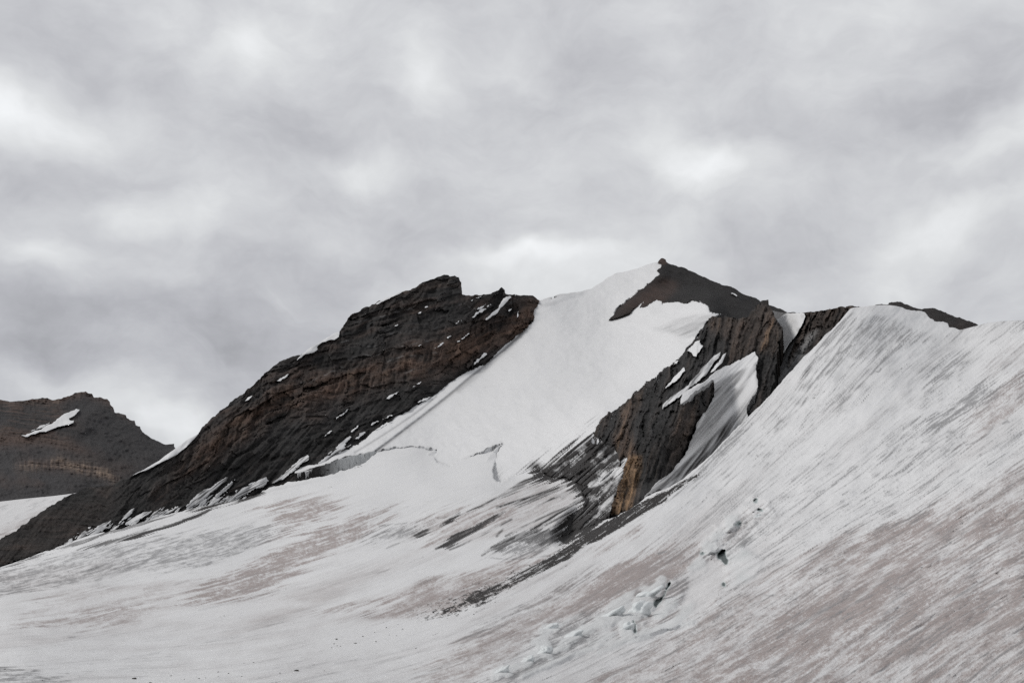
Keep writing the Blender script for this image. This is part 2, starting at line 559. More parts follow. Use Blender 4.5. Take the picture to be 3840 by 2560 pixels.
peak_out = rough(R3([(370, 390), (395, 365), (420, 325), (480, 280), (540, 235), (620, 165), (605, 150), (625, 135), (630, 112), (610, 108), (620, 95), (630, 88), (648, 95), (652, 108), (700, 125), (760, 148), (830, 180), (900, 208), (950, 223),
                     (970, 228), (1000, 245), (1060, 275), (1110, 298), (1160, 320), (1200, 335), (1245, 355), (1310, 357)]), .1, 6, cap=4, seed=7) + R3([(1310, 440), (1200, 500), (950, 480), (830, 440), (850, 400), (880, 385)]) + \
    rough(R3([(925, 358), (865, 355), (845, 315), (820, 300), (760, 300), (700, 303), (650, 307), (635, 318), (628, 300), (600, 290), (575, 308), (550, 330), (520, 330), (545, 300), (525, 308), (480, 345), (440, 370)]), .2, 6, cap=5, seed=8)

but_left = R3([(878, 372), (850, 400), (835, 430), (800, 470), (750, 530), (720, 570), (670, 620), (600, 670), (540, 710), (480, 770), (430, 810), (365, 840), (330, 885), (290, 945)])
but_out = rough(R3([(900, 375), (960, 378), (1010, 385), (1045, 380), (1060, 365), (1080, 340), (1090, 318), (1115, 302), (1130, 295), (1152, 293), (1155, 318), (1160, 335), (1180, 360), (1195, 400), (1222, 435), (1215, 465), (1195, 500),
                    (1203, 520), (1190, 560), (1195, 590), (1185, 640), (1180, 700), (1160, 745), (1130, 790)]), .2, 6, cap=5, seed=9) + R3([(1085, 880), (1000, 960), (800, 1160), (650, 1260), (500, 1350), (400, 1380), (370, 1360)]) + \
    rough(R3([(378, 1335), (385, 1290), (410, 1220), (440, 1150), (452, 1095), (460, 1062), (425, 1085), (412, 1040), (395, 1010), (340, 985)]), .15, 6, cap=5, seed=10) + rough(but_left[::-1], .18, 6, cap=6, seed=11)

right_out = R3([(1150, 340), (1200, 352), (1240, 357), (1310, 357)]) + rough(R3([(1350, 352), (1420, 345), (1440, 340), (1490, 332), (1540, 325)]) + R4([(430, 270), (480, 260), (520, 254), (570, 262)]), .15, 6, cap=4, seed=12) + R4([(640, 320), (450, 480)]) + R3([(1300, 720), (1150, 860), (1060, 900), (1020, 880), (1120, 600)])
farr_out = rough(R4([(665, 250), (685, 246), (710, 243), (750, 246), (755, 235), (790, 231), (830, 228), (850, 240), (900, 258), (970, 278), (1000, 272), (1030, 270), (1100, 288), (1150, 310), (1190, 328), (1220, 330), (1260, 350), (1338, 382)]), .12, 6, cap=3, seed=13) + R4([(1420, 420), (1220, 480), (900, 380), (660, 300)])
gully_out = rough(R3([(725, 802), (722, 775), (735, 745), (790, 715), (860, 675), (880, 655), (950, 615), (1000, 590), (1060, 560), (1085, 545), (1102, 578), (1088, 630), (1100, 700), (1095, 730), (1060, 790), (1045, 840), (1050, 870)]), .15, 6, cap=4, seed=14) + \
    R3([(1060, 905), (900, 1060), (760, 1190), (620, 1280), (540, 1280)]) + rough(R3([(545, 1252), (590, 1203), (640, 1162), (690, 1120), (720, 1080), (760, 1020), (780, 970), (800, 900), (830, 850), (885, 770), (880, 680), (840, 715), (790, 740), (750, 785)]), .12, 6, cap=4, seed=15)

gl_top = [(-350, 2225)] + rough(R1([(0, 1440), (150, 1390), (300, 1330), (430, 1290), (560, 1230), (640, 1215), (720, 1200), (780, 1190), (860, 1165), (960, 1130), (1080, 1095), (1200, 1070), (1300, 1040), (1420, 1025), (1530, 1000), (1640, 975)]) +
                                R2([(0, 1387), (60, 1367), (130, 1341), (280, 1317), (400, 1297), (470, 1272), (560, 1237), (640, 1180)]), .16, 6, cap=6, seed=16) + \
    R2([(700, 1100), (960, 1085), (1060, 1160), (1390, 1040), (1600, 1160)]) + R3([(60, 1060), (300, 1140), (340, 1300)]) + \
    rough(R3([(385, 1352), (430, 1337), (480, 1314), (550, 1257), (620, 1228), (700, 1190), (800, 1115), (900, 1020), (960, 960), (1050, 868), (1130, 790), (1180, 735), (1300, 600), (1400, 500), (1500, 400)]), .05, 6, cap=3, seed=17) + \
    R4([(480, 300), (500, 277), (560, 266), (620, 256), (670, 251), (720, 250), (760, 251), (800, 256)]) + \
    rough(R4([(830, 263), (860, 275), (920, 285), (985, 295), (1020, 335), (1045, 345), (1055, 358), (1110, 358), (1140, 370), (1145, 393), (1200, 405), (1220, 413)]), .12, 6, cap=3, seed=18) + R4([(1280, 398), (1338, 383), (1400, 366), (1500, 355), (1638, 348), (1900, 343), (2260, 350)])
gl_out = gl_top + [(4200, 2950), (-350, 2950)]

# ------------------------------------------------------------------ glacier
GL = Layer(gl_out, T_GL, 3.0)
SN = Layer(snow_out, T_SNOW, 2.6)
BU = Layer(but_out, T_BUT, 2.4)
RT = Layer(right_out, T_RIGHT, 2.6)
PK = Layer(peak_out, T_PEAK, 2.6)
FR = Layer(farr_out, T_FARR, 2.6)
RG = Layer(ridge_out, T_RIDGE, 2.6)
FM = Layer(far_out, T_FAR, 2.8)
FG = Layer(farg_out, T_FARG, 3.0)

ang_pts = [(2900, 1500, 52), (3150, 1250, 50), (3250, 1450, 45), (3500, 1250, 40), (3700, 1300, 38), (3300, 1700, 38), (3650, 1650, 38), (3000, 1750, 40),
           (2700, 2250, 30), (3000, 2050, 33), (3300, 2000, 30), (3700, 1850, 32), (3100, 2450, 34), (3600, 2400, 33), (2500, 2500, 26), (3700, 2150, 28), (4200, 2500, 33), (4200, 1500, 36),
           (2400, 1900, 38), (2200, 2000, 36), (2000, 2130, 28), (1750, 2250, 22), (1800, 1900, 27), (1500, 1980, 23), (1300, 2100, 18), (1900, 2400, 26), (1600, 2500, 20), (2150, 2350, 27),
           (1000, 2150, 16), (700, 2270, 14), (900, 2350, 11), (400, 2150, 17), (100, 2100, 14), (200, 2350, 9), (600, 2480, 6), (1100, 2520, 10), (600, 2050, 18), (100, 2500, 3), (-300, 2300, 8), (0, 2900, 3), (2000, 2900, 20),
           (1500, 1800, 15), (1100, 1900, 17), (1900, 1800, 18)]


def flow(L, tps):
    a = np.radians(coarse_tps(tps, L.U, L.V))
    return np.cos(a), -np.sin(a)


def lic(img, fx, fy, n, step=1.0):
    """smear an array along the flow lines (n steps each way)"""
    H, W = img.shape
    acc = img.copy(); tot = 1.0
    yy, xx = np.meshgrid(np.arange(H, dtype=np.float32), np.arange(W, dtype=np.float32), indexing='ij')
    for sg in (1, -1):
        x = xx.copy(); y = yy.copy()
        for k in range(n):
            xi = np.clip(x + .5, 0, W - 1).astype(np.int32); yi = np.clip(y + .5, 0, H - 1).astype(np.int32)
            x += sg * step * fx[yi, xi]; y += sg * step * fy[yi, xi]
            xi = np.clip(x + .5, 0, W - 1).astype(np.int32)
            yc = np.clip(y, 0, H - 1.001); yi = yc.astype(np.int32); ff = (yc - yi).astype(np.float32)
            w = 1 - (k + 1) / (n + 1)
            acc = acc + w * (img[yi, xi] * (1 - ff) + img[yi + 1, xi] * ff); tot += w
    return acc / tot


def unit(a):
    return (a - a.mean()) / (a.std() + 1e-9)


_ang = coarse_tps(TPS(ang_pts, log=False), GL.U, GL.V) + 9 * fbm(GL.U / 420, GL.V / 300, 41.0, 3) + 5 * fbm(GL.U / 110, GL.V / 80, 43.0, 3)
fx, fy = np.cos(np.radians(_ang)), -np.sin(np.radians(_ang))
fx = fx.astype(np.float32); fy = fy.astype(np.float32)
shp = GL.U.shape
wn = lambda: rng.normal(size=shp).astype(np.float32)
S_short = unit(lic(wn(), fx, fy, 3))
S_fine = unit(lic(wn(), fx, fy, 8))
S_mid = unit(lic(wn(), fx, fy, 20))
S_long = unit(lic(box(wn(), 2), fx, fy, 40, 1.4))
S_broad = unit(lic(box(box(wn(), 9), 7), fx, fy, 60, 2.0))
S_hair = unit(lic(wn(), fx, fy, 48))
grain = unit(rng.normal(size=shp) + .8 * box(rng.normal(size=shp), 1) * 3)
lump = unit(fbm(GL.U / 60, GL.V / 40, 3.1, 4, .6).astype(np.float32))
lump_s = unit(lic(lump.astype(np.float32), fx, fy, 8))


def streaky(m, n=30, k=.42, th=.48, w=.42, step=1.5):
    """tear the border of a mask into flow-parallel streaks"""
    q = lic(m.astype(np.float32), fx, fy, n, step)
    q = q + 1.35 * k * (0.4 * S_mid + 0.3 * S_long + .25 * S_fine + .3 * S_hair) * np.sqrt(np.clip(q * (1 - q) * 4, 0, 1))
    return sstep(th - w, th + w, q)


def gm(poly, blur):
    return GL.mask(poly, blur)


mottle = unit(lic(unit(fbm(GL.U / 90, GL.V / 40, 51.0, 5, .6).astype(np.float32)).astype(np.float32), fx, fy, 10))
dirt = np.zeros(shp); grey = np.zeros(shp); debris = np.zeros(shp); ice = np.zeros(shp)
for f_, poly, blur, s_ in (
        (R5, [(1270, 860), (1400, 720), (1900, 480), (2250, 290), (2352, 250), (2600, 200), (2500, 380), (2352, 430), (2000, 580), (1900, 740), (1500, 840)], 14, .78),
        (R5, [(1850, 150), (2000, 120), (2290, 160), (2200, 260), (1980, 310), (1930, 410), (1850, 390), (1950, 290), (1900, 210)], 10, .75),
        (R5, [(-200, 1000), (0, 985), (400, 930), (1000, 840), (1180, 895), (760, 1000), (500, 960), (200, 985), (0, 1010)], 8, .45),
        (R5, [(240, 890), (250, 830), (450, 750), (1300, 680), (1420, 740), (900, 860), (300, 930)], 8, .28),
        (R6, [(400, 1140), (420, 1010), (660, 860), (1000, 810), (1480, 690), (1400, 850), (1000, 1040), (600, 1110)], 12, .55),
        (R6, [(0, 1060), (60, 1030), (420, 960), (420, 1010), (250, 1060)], 6, .45),
        (R6, [(540, 460), (800, 400), (1100, 390), (1300, 460), (1000, 540), (760, 600), (640, 480)], 8, .5),
        (R6, [(1000, 380), (1400, 250), (1700, 170), (1780, 220), (1700, 420), (1300, 470)], 12, .33),
        (R6, [(1900, 640), (1950, 560), (2150, 490), (2200, 540), (2050, 620)], 8, .4),
        (R6, [(560, 1700), (600, 1560), (950, 1300), (1000, 1250), (1400, 1050), (1800, 830), (2352, 690), (2352, 860), (1900, 1060), (1400, 1300), (1100, 1500), (900, 1800)], 14, .42),
        (R7, [(0, 1250), (300, 1000), (700, 830), (1150, 560), (1500, 420), (2000, 260), (2352, 60), (2800, -100), (2800, 2000), (-400, 2000), (-400, 1500)], 26, .44),
        (R7, [(1250, 520), (1500, 450), (1900, 380), (2352, 300), (2800, 250), (2800, 480), (2352, 520), (1700, 560)], 16, .35),
        (R7, [(1150, 650), (1500, 620), (2000, 640), (2352, 620), (2352, 680), (1900, 690), (1300, 690)], 8, .3),
        (R7, [(1000, 900), (1500, 760), (1900, 800), (2352, 780), (2500, 1000), (1800, 1100), (1100, 1350), (500, 1600), (300, 1500), (700, 1150)], 30, .3),
        (R7, [(0, 600), (330, 600), (330, 680), (180, 800), (100, 950), (200, 1000), (60, 1080), (-200, 1050), (-300, 800)], 10, .45),
        (R7, [(330, 640), (500, 690), (520, 760), (400, 960), (260, 980), (230, 880), (330, 720)], 6, .3),
        (R7, [(480, 480), (640, 360), (760, 350), (700, 480), (540, 560)], 8, .3),
        (R4, [(1250, 1160), (1330, 880), (1480, 770), (1800, 760), (1638, 900), (1480, 1040), (1350, 1130)], 10, .55),
        (R4, [(1400, 560), (1700, 480), (1800, 700), (1500, 700)], 14, .25),
        (R5, [(0, 780), (0, 600), (300, 540), (700, 560), (900, 600), (400, 720)], 16, .2),
):
    q = streaky(gm(f_(poly), blur))
    dirt = np.maximum(dirt, 0) + q * s_ * (1.16 + .13 * mottle) * np.clip(.86 + .10 * S_mid + .16 * S_fine + .17 * S_short + .10 * S_hair + .06 * S_long + .18 * grain, .05, 2)
for pts, w_, k_ in (([(1150, 650), (1300, 668), (1500, 652), (1800, 664), (2100, 652), (2400, 668)], 11, .38), ([(1480, 505), (1700, 512), (1900, 490), (2100, 502), (2400, 448)], 14, .42), ([(1650, 480), (1900, 440), (2200, 420), (2400, 380)], 16, .3),
                    ([(300, 1385), (500, 1340), (700, 1362), (950, 1318)], 14, .3), ([(1330, 790), (1500, 770), (1650, 740), (1800, 700)], 12, .25), ([(2040, 895), (2200, 880), (2400, 860)], 9, .25), ([(900, 1010), (1200, 960), (1500, 950)], 14, .22), ([(1700, 1050), (1950, 1000), (2352, 1010)], 16, .2)):
    dirt += GL.line(rough(smooth_line(R7(pts), 2), .1, 12, cap=6, seed=int(w_ * 7 + k_ * 100)), w_) * k_ * np.clip(.7 + .3 * S_mid + .25 * S_fine + .15 * lump_s, 0, 1.6)
dirt += (.11 + .025 * mottle + .06 * S_broad + .04 * S_long) * sstep(1900, 2200, GL.V + .1 * (GL.U - 1900))
dirt = np.clip(dirt, 0, .95)

for f_, poly, blur, s_ in (
        (R5, [(-300, 800), (-300, 680), (0, 600), (300, 520), (700, 440), (1500, 340), (1900, 310), (1800, 420), (1300, 610), (800, 690), (300, 730), (0, 770)], 14, .42),
        (R6, [(1130, 680), (1180, 620), (1400, 540), (1640, 520), (1640, 600), (1480, 660), (1250, 710)], 6, .85),
        (R6, [(290, 570), (320, 530), (640, 470), (740, 540), (640, 600), (420, 600)], 7, .5),
        (R6, [(1960, 1180), (1000, 1560), (800, 1700), (1200, 1700), (1400, 1480), (1900, 1260)], 14, .35),
        (R6, [(1400, 1250), (1560, 1180), (1900, 1060), (2000, 1150), (1700, 1330), (1500, 1420)], 10, .3),
        (R6, [(980, 1270), (1100, 1180), (1700, 880), (1900, 830), (1500, 1050)], 12, .3),
        (R5, [(-100, 1270), (100, 1270), (350, 1330), (420, 1390), (-100, 1420)], 8, .45),
        (R4, [(500, 330), (600, 330), (700, 330), (820, 350), (950, 440), (700, 600), (500, 600), (300, 720), (200, 700), (430, 400)], 14, .28),
        (R4, [(1050, 640), (1300, 570), (1250, 650), (1080, 720)], 8, .4),
        (R4, [(950, 1020), (1180, 880), (1450, 760), (1470, 840), (1200, 980), (1150, 1040)], 8, .6),
        (R4, [(700, 1200), (800, 1060), (1000, 1080), (1300, 980), (1200, 1250), (900, 1330)], 14, .25),
        (R3, [(640, 1230), (760, 1170), (900, 1040), (1050, 890), (1100, 860), (960, 1020), (800, 1160), (700, 1230)], 8, .45),
        (R7, [(380, 600), (520, 470), (780, 320), (900, 400), (700, 560), (560, 620)], 8, .25),
):
    q = streaky(gm(f_(poly), blur), 20)
    grey += q * s_ * 1.15 * np.clip(.75 + .28 * S_mid + .28 * S_fine + .2 * S_short + .15 * grain, 0, 2)
# thin parallel melt-water streaks everywhere, stronger towards the foreground slope
near = sstep(1700, 2500, GL.V + .25 * (GL.U - 1900))
base_st = sstep(.5, 2.4, .5 * S_mid + .4 * S_long + .25 * S_fine + .8 * S_hair + .25 * S_broad)
rightd = sstep(2300, 2900, GL.U + .3 * (GL.V - 1800))
grey += base_st * (.11 + .12 * near + .22 * near * rightd + .16 * rightd) + np.clip(.05 + .02 * mottle + .03 * S_hair, 0, .2)
dirt += sstep(.3, 2.2, S_broad + .3 * S_long) * (.08 + .12 * near)
# pitted texture on the dome
patchy = sstep(-.3, 1.3, unit(fbm(GL.U / 260, GL.V / 200, 11.0, 4)))
pit = sstep(.2, 2.4, .5 * S_fine + .3 * S_short + .4 * S_mid + .3 * S_hair + .6 * lump_s + .15 * grain) * patchy
grey += pit * rightd * .34
patch2 = .35 + .65 * sstep(-.8, 1.2, unit(fbm(GL.U / 120, GL.V / 70, 21.0, 4)) + .5 * lump_s)
fleck = sstep(.5, 2.2, .35 * S_short + .5 * S_fine + .5 * S_hair + .15 * grain)
grey += sstep(.9, 2.4, .7 * S_short + .5 * grain + .3 * S_fine) * (.03 + .20 * near * (.25 + .75 * rightd) + .10 * rightd)
grey += fleck * (.07 + .26 * near * (.4 + .6 * rightd) + .05 * rightd) * patch2 * 1.2
mott = unit(fbm((GL.U + GL.V * .6) / 95, (GL.V - GL.U * -.6) / 42, 31.0, 5, .6))
dirt *= np.clip(1 + .24 * mott * rightd * near, .3, 1.7)
white_fleck = sstep(.6, 2.0, -.2 * S_short - .4 * S_fine - .5 * S_mid - .5 * S_hair)
white_fleck *= 1 - .8 * near * rightd
dirt *= 1 - .55 * white_fleck; grey *= 1 - .6 * white_fleck
# clean firn bench below the big snow face
clean = gm(R2([(640, 1190), (900, 1140), (1400, 1150), (1560, 1290), (1400, 1360), (900, 1440), (300, 1420), (100, 1400), (400, 1300)]), 30)
grey *= 1 - .75 * clean; dirt *= 1 - .85 * clean

grey += rightd * (1 - near) * np.clip(.10 + .05 * lump_s + .05 * S_mid + .04 * S_fine, 0, .4)
cap_ = gm(R4([(520, 280), (620, 250), (830, 255), (1010, 330), (1220, 420), (1100, 440), (930, 420), (820, 350), (700, 320), (560, 345)]), 7)
grey *= 1 - .8 * cap_; dirt *= 1 - .8 * cap_
sm_ = gm(R4([(350, 1050), (560, 900), (800, 760), (960, 680), (940, 760), (760, 900), (560, 1060), (300, 1180), (100, 1250)]), 30)
grey *= 1 - .85 * sm_; dirt *= 1 - .8 * sm_
for f_, poly in ((R5, [(900, 900), (1500, 840), (2100, 800), (2150, 830), (1600, 940), (1000, 960)]), (R5, [(270, 890), (700, 790), (1000, 740), (1010, 760), (700, 830), (330, 900)]), (R6, [(250, 960), (400, 900), (560, 830), (660, 845), (580, 920), (300, 990)]),
                 (R6, [(815, 920), (880, 870), (960, 878), (900, 910)]), (R6, [(0, 1160), (400, 1130), (900, 1120), (960, 1180), (600, 1290), (0, 1400)]), (R6, [(1000, 690), (1300, 690), (1150, 760), (800, 800), (900, 740)]),
                 (R6, [(560, 580), (640, 610), (520, 680), (100, 730), (300, 640)]), (R5, [(700, 640), (1300, 590), (1250, 650), (900, 700), (680, 700)])):
    w_ = streaky(gm(f_(poly), 8), 14)
    dirt *= 1 - .75 * w_; grey *= 1 - .75 * w_
# dark tones: grit of the moraine stripe, black moat, streaks under the cliff and along the ridge foot
mor = np.zeros(shp)
for poly, blur, k in (
        (R6([(2352, 250), (2270, 290), (2150, 350), (1900, 490), (1720, 600), (1600, 680), (1480, 750), (1350, 800), (1270, 850), (1290, 890), (1430, 840), (1580, 765), (1700, 700), (1790, 620), (1900, 580), (2080, 475), (2200, 395), (2352, 320)]), 5, 1.3),
        (R3([(540, 1290), (600, 1255), (680, 1215), (720, 1185), (800, 1150), (845, 1125), (800, 1160), (700, 1225), (640, 1270), (560, 1310)]), 4, 1.2),
        (R6([(1300, 850), (1080, 920), (980, 970), (1000, 1010), (1060, 1040), (1150, 1000), (1300, 890)]), 10, .8),
):
    m_ = gm(poly, blur)
    mor = np.maximum(mor, np.clip(k * m_, 0, 1))
speck = sstep(.2, 1.4, unit(lic(wn(), fx, fy, 3)) * .8 + .6 * S_long)
wide = gm(R6([(1500, 730), (1080, 900), (860, 990), (600, 1080), (560, 1130), (900, 1110), (1150, 1040), (1350, 880)]), 16)
debris = np.maximum(debris, np.clip(sstep(.36, .8, mor + (.14 * S_mid + .10 * S_fine) * (mor > .05)), 0, 1) * (.35 + .65 * sstep(-1.7 + .9 * sstep(2350, 1950, GL.U), -.5 + .9 * sstep(2350, 1950, GL.U), .6 * S_mid + .6 * S_fine + .3 * S_short)))
left_thin = sstep(1700, 2150, GL.U)
debris = np.maximum(debris, np.clip(wide * speck * (1.0), 0, 1) * .85)
debris *= 1 - .35 * (1 - left_thin) * (speck < .5)
for poly, blur, s_, n_ in (
        (R6([(1640, 580), (1660, 530), (1720, 470), (1760, 430), (1790, 330), (1770, 240), (1720, 160), (1600, 170), (1480, 130), (1560, 110), (1800, 200), (1860, 280), (1850, 400), (1760, 510), (1680, 600), (1640, 620)]), 5, 1.0, 5),
        (R6([(1150, 640), (1250, 570), (1420, 510), (1640, 520), (1640, 600), (1500, 620), (1300, 600), (1240, 680)]), 5, .55, 10),
        (R6([(800, 640), (900, 560), (1250, 395), (1180, 450), (1000, 560), (880, 640)]), 3, .75, 14),
        (R6([(820, 485), (900, 430), (945, 405), (940, 425), (870, 475)]), 2.5, .95, 5),
        (R6([(640, 560), (700, 510), (740, 530), (700, 570)]), 4, .75, 6),
        (R6([(1480, 500), (1700, 380), (1800, 300), (1760, 350), (1600, 460)]), 3, .6, 14),
        (R6([(1300, 350), (1550, 250), (1760, 170), (1600, 260), (1350, 360)]), 3, .55, 14),
        (R6([(1150, 320), (1400, 180), (1480, 140), (1400, 210), (1250, 300)]), 3, .5, 14),
        (R1([(780, 1278), (880, 1225), (1000, 1190), (1150, 1140), (1300, 1085), (1440, 1020), (1340, 1090), (1160, 1160), (1000, 1215), (860, 1265)]), 3, .85, 10),
        (R1([(420, 1330), (600, 1290), (800, 1245), (1000, 1180), (1100, 1150), (900, 1240), (700, 1290), (500, 1330)]), 3, .6, 14),
        (R1([(0, 1450), (200, 1375), (430, 1290), (560, 1245), (700, 1215), (500, 1300), (300, 1350), (100, 1430)]), 3, .6, 14),
        (R1([(1200, 1080), (1400, 1030), (1600, 985), (1742, 950), (1600, 1000), (1400, 1050)]), 3, .8, 8),
        (R1([(560, 1240), (800, 1180), (1080, 1100), (1200, 1075), (1000, 1140), (800, 1200)]), 2.5, .55, 10),
):
    q = streaky(gm(poly, blur * .8), max(3, n_ // 3), .5, .36, .3, 1.2)
    debris = np.maximum(debris, q * s_ * (.85 + .15 * S_mid))
thr = sstep(-.9, .9, .6 * S_mid + .5 * S_fine + .5 * lump_s)
for pts, w_, s_ in (([(1485, 138), (1340, 205), (1170, 320), (1000, 395)], 3, .6), ([(1765, 178), (1600, 235), (1400, 305), (1200, 365)], 3.5, .75), ([(1785, 300), (1650, 385), (1480, 492), (1430, 515)], 4, .85), ([(1700, 350), (1500, 435), (1260, 560)], 3, .5),
                    ([(1250, 393), (1050, 510), (880, 612), (785, 642)], 4, .7), ([(1300, 445), (1000, 605), (880, 650)], 3, .5), ([(945, 406), (870, 455), (820, 490)], 4.5, 1), ([(1640, 525), (1400, 535), (1200, 625), (1100, 690)], 4, .6), ([(1240, 512), (1200, 560)], 4, .5),
                    ([(1780, 205), (1640, 275), (1480, 350)], 3, .65), ([(1690, 160), (1560, 175)], 4, .8), ([(1760, 245), (1700, 265), (1640, 300)], 4, .5), ([(720, 530), (660, 560)], 4, .7), ([(600, 470), (500, 480), (400, 490)], 3, .3), ([(1100, 360), (950, 420), (800, 440)], 3, .3),
                    ([(700, 700), (500, 780), (300, 830)], 3, .22), ([(1560, 690), (1300, 720), (1150, 705)], 3, .3), ([(450, 640), (640, 560)], 3, .3), ([(0, 590), (300, 470), (600, 360)], 4, .25)):
    debris = np.maximum(debris, GL.line(smooth_line(R6(pts), 2), w_ * 1.5) * min(1, s_ * 1.25) * (.35 + .65 * thr))
blot = gm(R6([(1632, 590), (1640, 540), (1700, 465), (1745, 425), (1815, 415), (1850, 385), (1832, 335), (1795, 300), (1800, 255), (1745, 195), (1690, 165), (1640, 175), (1780, 140), (1880, 250), (1890, 400), (1760, 540), (1670, 620)]), 3)
debris = np.maximum(debris, sstep(.3, .6, blot + .14 * S_mid) * .97)
_sel = gm(R6([(1400, 60), (1950, 60), (1950, 480), (1600, 720), (1400, 600)]), 2) > 0
_, _d = seg_near(fan_lip, np.stack([GL.U[_sel], GL.V[_sel]], -1), closed=False)
_c = np.zeros(shp); _c[_sel] = np.exp(-(_d / 38) ** 2) * .78
debris = np.maximum(debris, sstep(-.2, .28, _c * 2 - 1 + .5 * (.7 * S_hair + .5 * S_mid + .35 * S_fine)) * (_c > .03) * .9)
lobes = gm(R6([(1100, 330), (1480, 150), (1640, 180), (1790, 300), (1740, 420), (1640, 520), (1400, 520), (1000, 600), (800, 620), (900, 500)]), 10)
dirt = np.maximum(dirt, lobes * (.30 + .10 * S_mid + .06 * S_fine))
# short dark melt streaks on dome and lower ice
for pts, w_, s_ in (
        (R4([(510, 515), (470, 545), (420, 570)]), 3, .8), (R4([(430, 560), (350, 650), (290, 735)]), 4, .35), (R4([(705, 665), (690, 690), (665, 680), (640, 705)]), 2.2, .8),
        (R4([(640, 705), (540, 800), (430, 920)]), 4, .25), (R4([(150, 940), (60, 1010)]), 5, .3),
        (R4([(1530, 1008), (1500, 1025)]), 4, .7), (R4([(1440, 1040), (1400, 1100), (1330, 1140), (1260, 1165)]), 4, .45), (R4([(1638, 685), (1580, 715)]), 3, .4),
        (R7([(750, 862), (790, 870), (835, 866)]), 3.5, .45), (R7([(1520, 822), (1590, 822)]), 3, .5), (R7([(2050, 890), (2120, 888)]), 3, .5), (R7([(1100, 720), (1200, 640), (1300, 660)]), 3, .25),
        (R5([(470, 1066), (510, 1060)]), 3, .4), (R5([(1690, 1020), (1800, 990), (1920, 960)]), 2.5, .35), (R5([(1350, 880), (1480, 850), (1700, 790), (1900, 745)]), 3.5, .3),
        (R5([(700, 1225), (900, 1205), (1080, 1165)]), 3, .22), (R5([(1180, 710), (1280, 680)]), 2.5, .35), (R5([(1050, 660), (1200, 600), (1290, 570)]), 2.5, .3),
        (R5([(930, 600), (1000, 540), (1090, 480)]), 4, .3), (R5([(750, 660), (900, 590), (1050, 520)]), 6, .2),
        (R7([(110, 610), (160, 600)]), 3, .8), (R7([(0, 150), (200, 60)]), 4, .3),
        (R6([(600, 1540), (760, 1480), (880, 1420)]), 4, .4), (R6([(960, 1300), (1050, 1230), (1200, 1160)]), 6, .25),
):
    grey += GL.line(smooth_line(pts, 1), w_) * s_ * (.9 + .2 * S_fine)

# relief ------------------------------------------------------------------
px = GL.D / F                                  # metres per photo pixel
lump_l = unit(lic(unit(fbm(GL.U / 130, GL.V / 80, 13.1, 4, .5).astype(np.float32)).astype(np.float32), fx, fy, 14, 1.5))
rel = (.8 * S_mid + .5 * S_fine + .25 * S_short + 1.3 * S_long + .3 * S_hair + .12 * grain) * (.22 + .6 * near + .4 * rightd) + lump_s * (.2 + .8 * rightd + 1.0 * near * rightd) * 1.9 + lump_l * (.3 + .8 * rightd + 1.5 * near * rightd) * 3.5
rel += (.35 * S_short + .95 * S_fine + .5 * S_mid) * near * (.25 + .75 * rightd) * .6 + (.7 * S_fine + .5 * lump_s) * rightd * (1 - near) * .45
rel += unit(fbm(GL.U / 16, GL.V / 10, 9.0, 3)) * (.25 + .55 * near * rightd + .65 * rightd * (.3 + patchy))
rel *= 1 - .75 * clean
# undulating drifts between ridge and buttress
rel += 5 * S_broad * (1 - .6 * rightd) * (.5 + .5 * near)
# crevasses: real slots cut into the ice
slots = [
    (R7([(470, 625), (500, 588), (528, 590), (530, 640), (545, 650), (528, 682), (512, 668), (500, 650), (478, 645)]), 1.0, 22),
    (R7([(92, 945), (80, 920), (98, 895), (130, 880), (150, 850), (168, 800), (188, 786), (182, 812), (160, 840), (140, 880), (112, 925)]), 1.0, 26),
    (R7([(497, 800), (510, 782), (524, 792), (522, 818), (510, 812)]), 1.0, 14),
    (R7([(712, 345), (735, 338), (752, 342), (762, 366), (748, 355), (735, 350)]), .9, 10),
    (R7([(692, 296), (706, 275), (728, 280), (716, 304)]), .7, 8),
    (R7([(570, 440), (590, 412), (622, 416), (612, 436), (590, 444)]), .55, 5),
    (R7([(362, 612), (380, 600), (410, 605), (396, 616), (375, 622)]), .8, 7),
    (R6([(2125, 1215), (2128, 1180), (2120, 1130), (2132, 1130), (2140, 1180), (2146, 1216), (2136, 1224)]), 1.0, 14),
]
cut = np.zeros(shp); teal_shade = np.zeros(shp)
for poly, k, dpt in slots:
    poly = rough(poly, .2, 5, True, 4, seed=int(poly[0][0]))
    m_ = gm(poly, 2)
    cut = np.maximum(cut, sstep(.2, .8, m_) * dpt * k)
    teal_shade = np.maximum(teal_shade, sstep(.1, .8, gm(poly, 4)) * k)  # pale blue-green rim, painted shade towards the middle of each slot
moat = rough(R6([(1635, 600), (1650, 545), (1700, 500), (1740, 455), (1790, 400), (1815, 330), (1790, 260), (1740, 190), (1760, 180), (1835, 250), (1850, 330), (1840, 400), (1790, 460), (1720, 540), (1670, 590)]), .25, 5, True, 6, 44)
mo_ = gm(moat, 3)
cut = np.maximum(cut, sstep(.2, .9, mo_) * 9)
debris = np.maximum(debris, sstep(.1, .6, mo_))  # blackens the moat slot through the debris mask
# collapsed shelf right of the big slot, and the sunken apron of firn below it
shelf = gm(R7([(330, 640), (480, 660), (520, 700), (525, 780), (400, 960), (240, 990), (300, 760)]), 10)
wallm = gm(R7([(528, 600), (620, 560), (760, 660), (700, 760), (600, 800), (525, 800), (525, 690)]), 7)
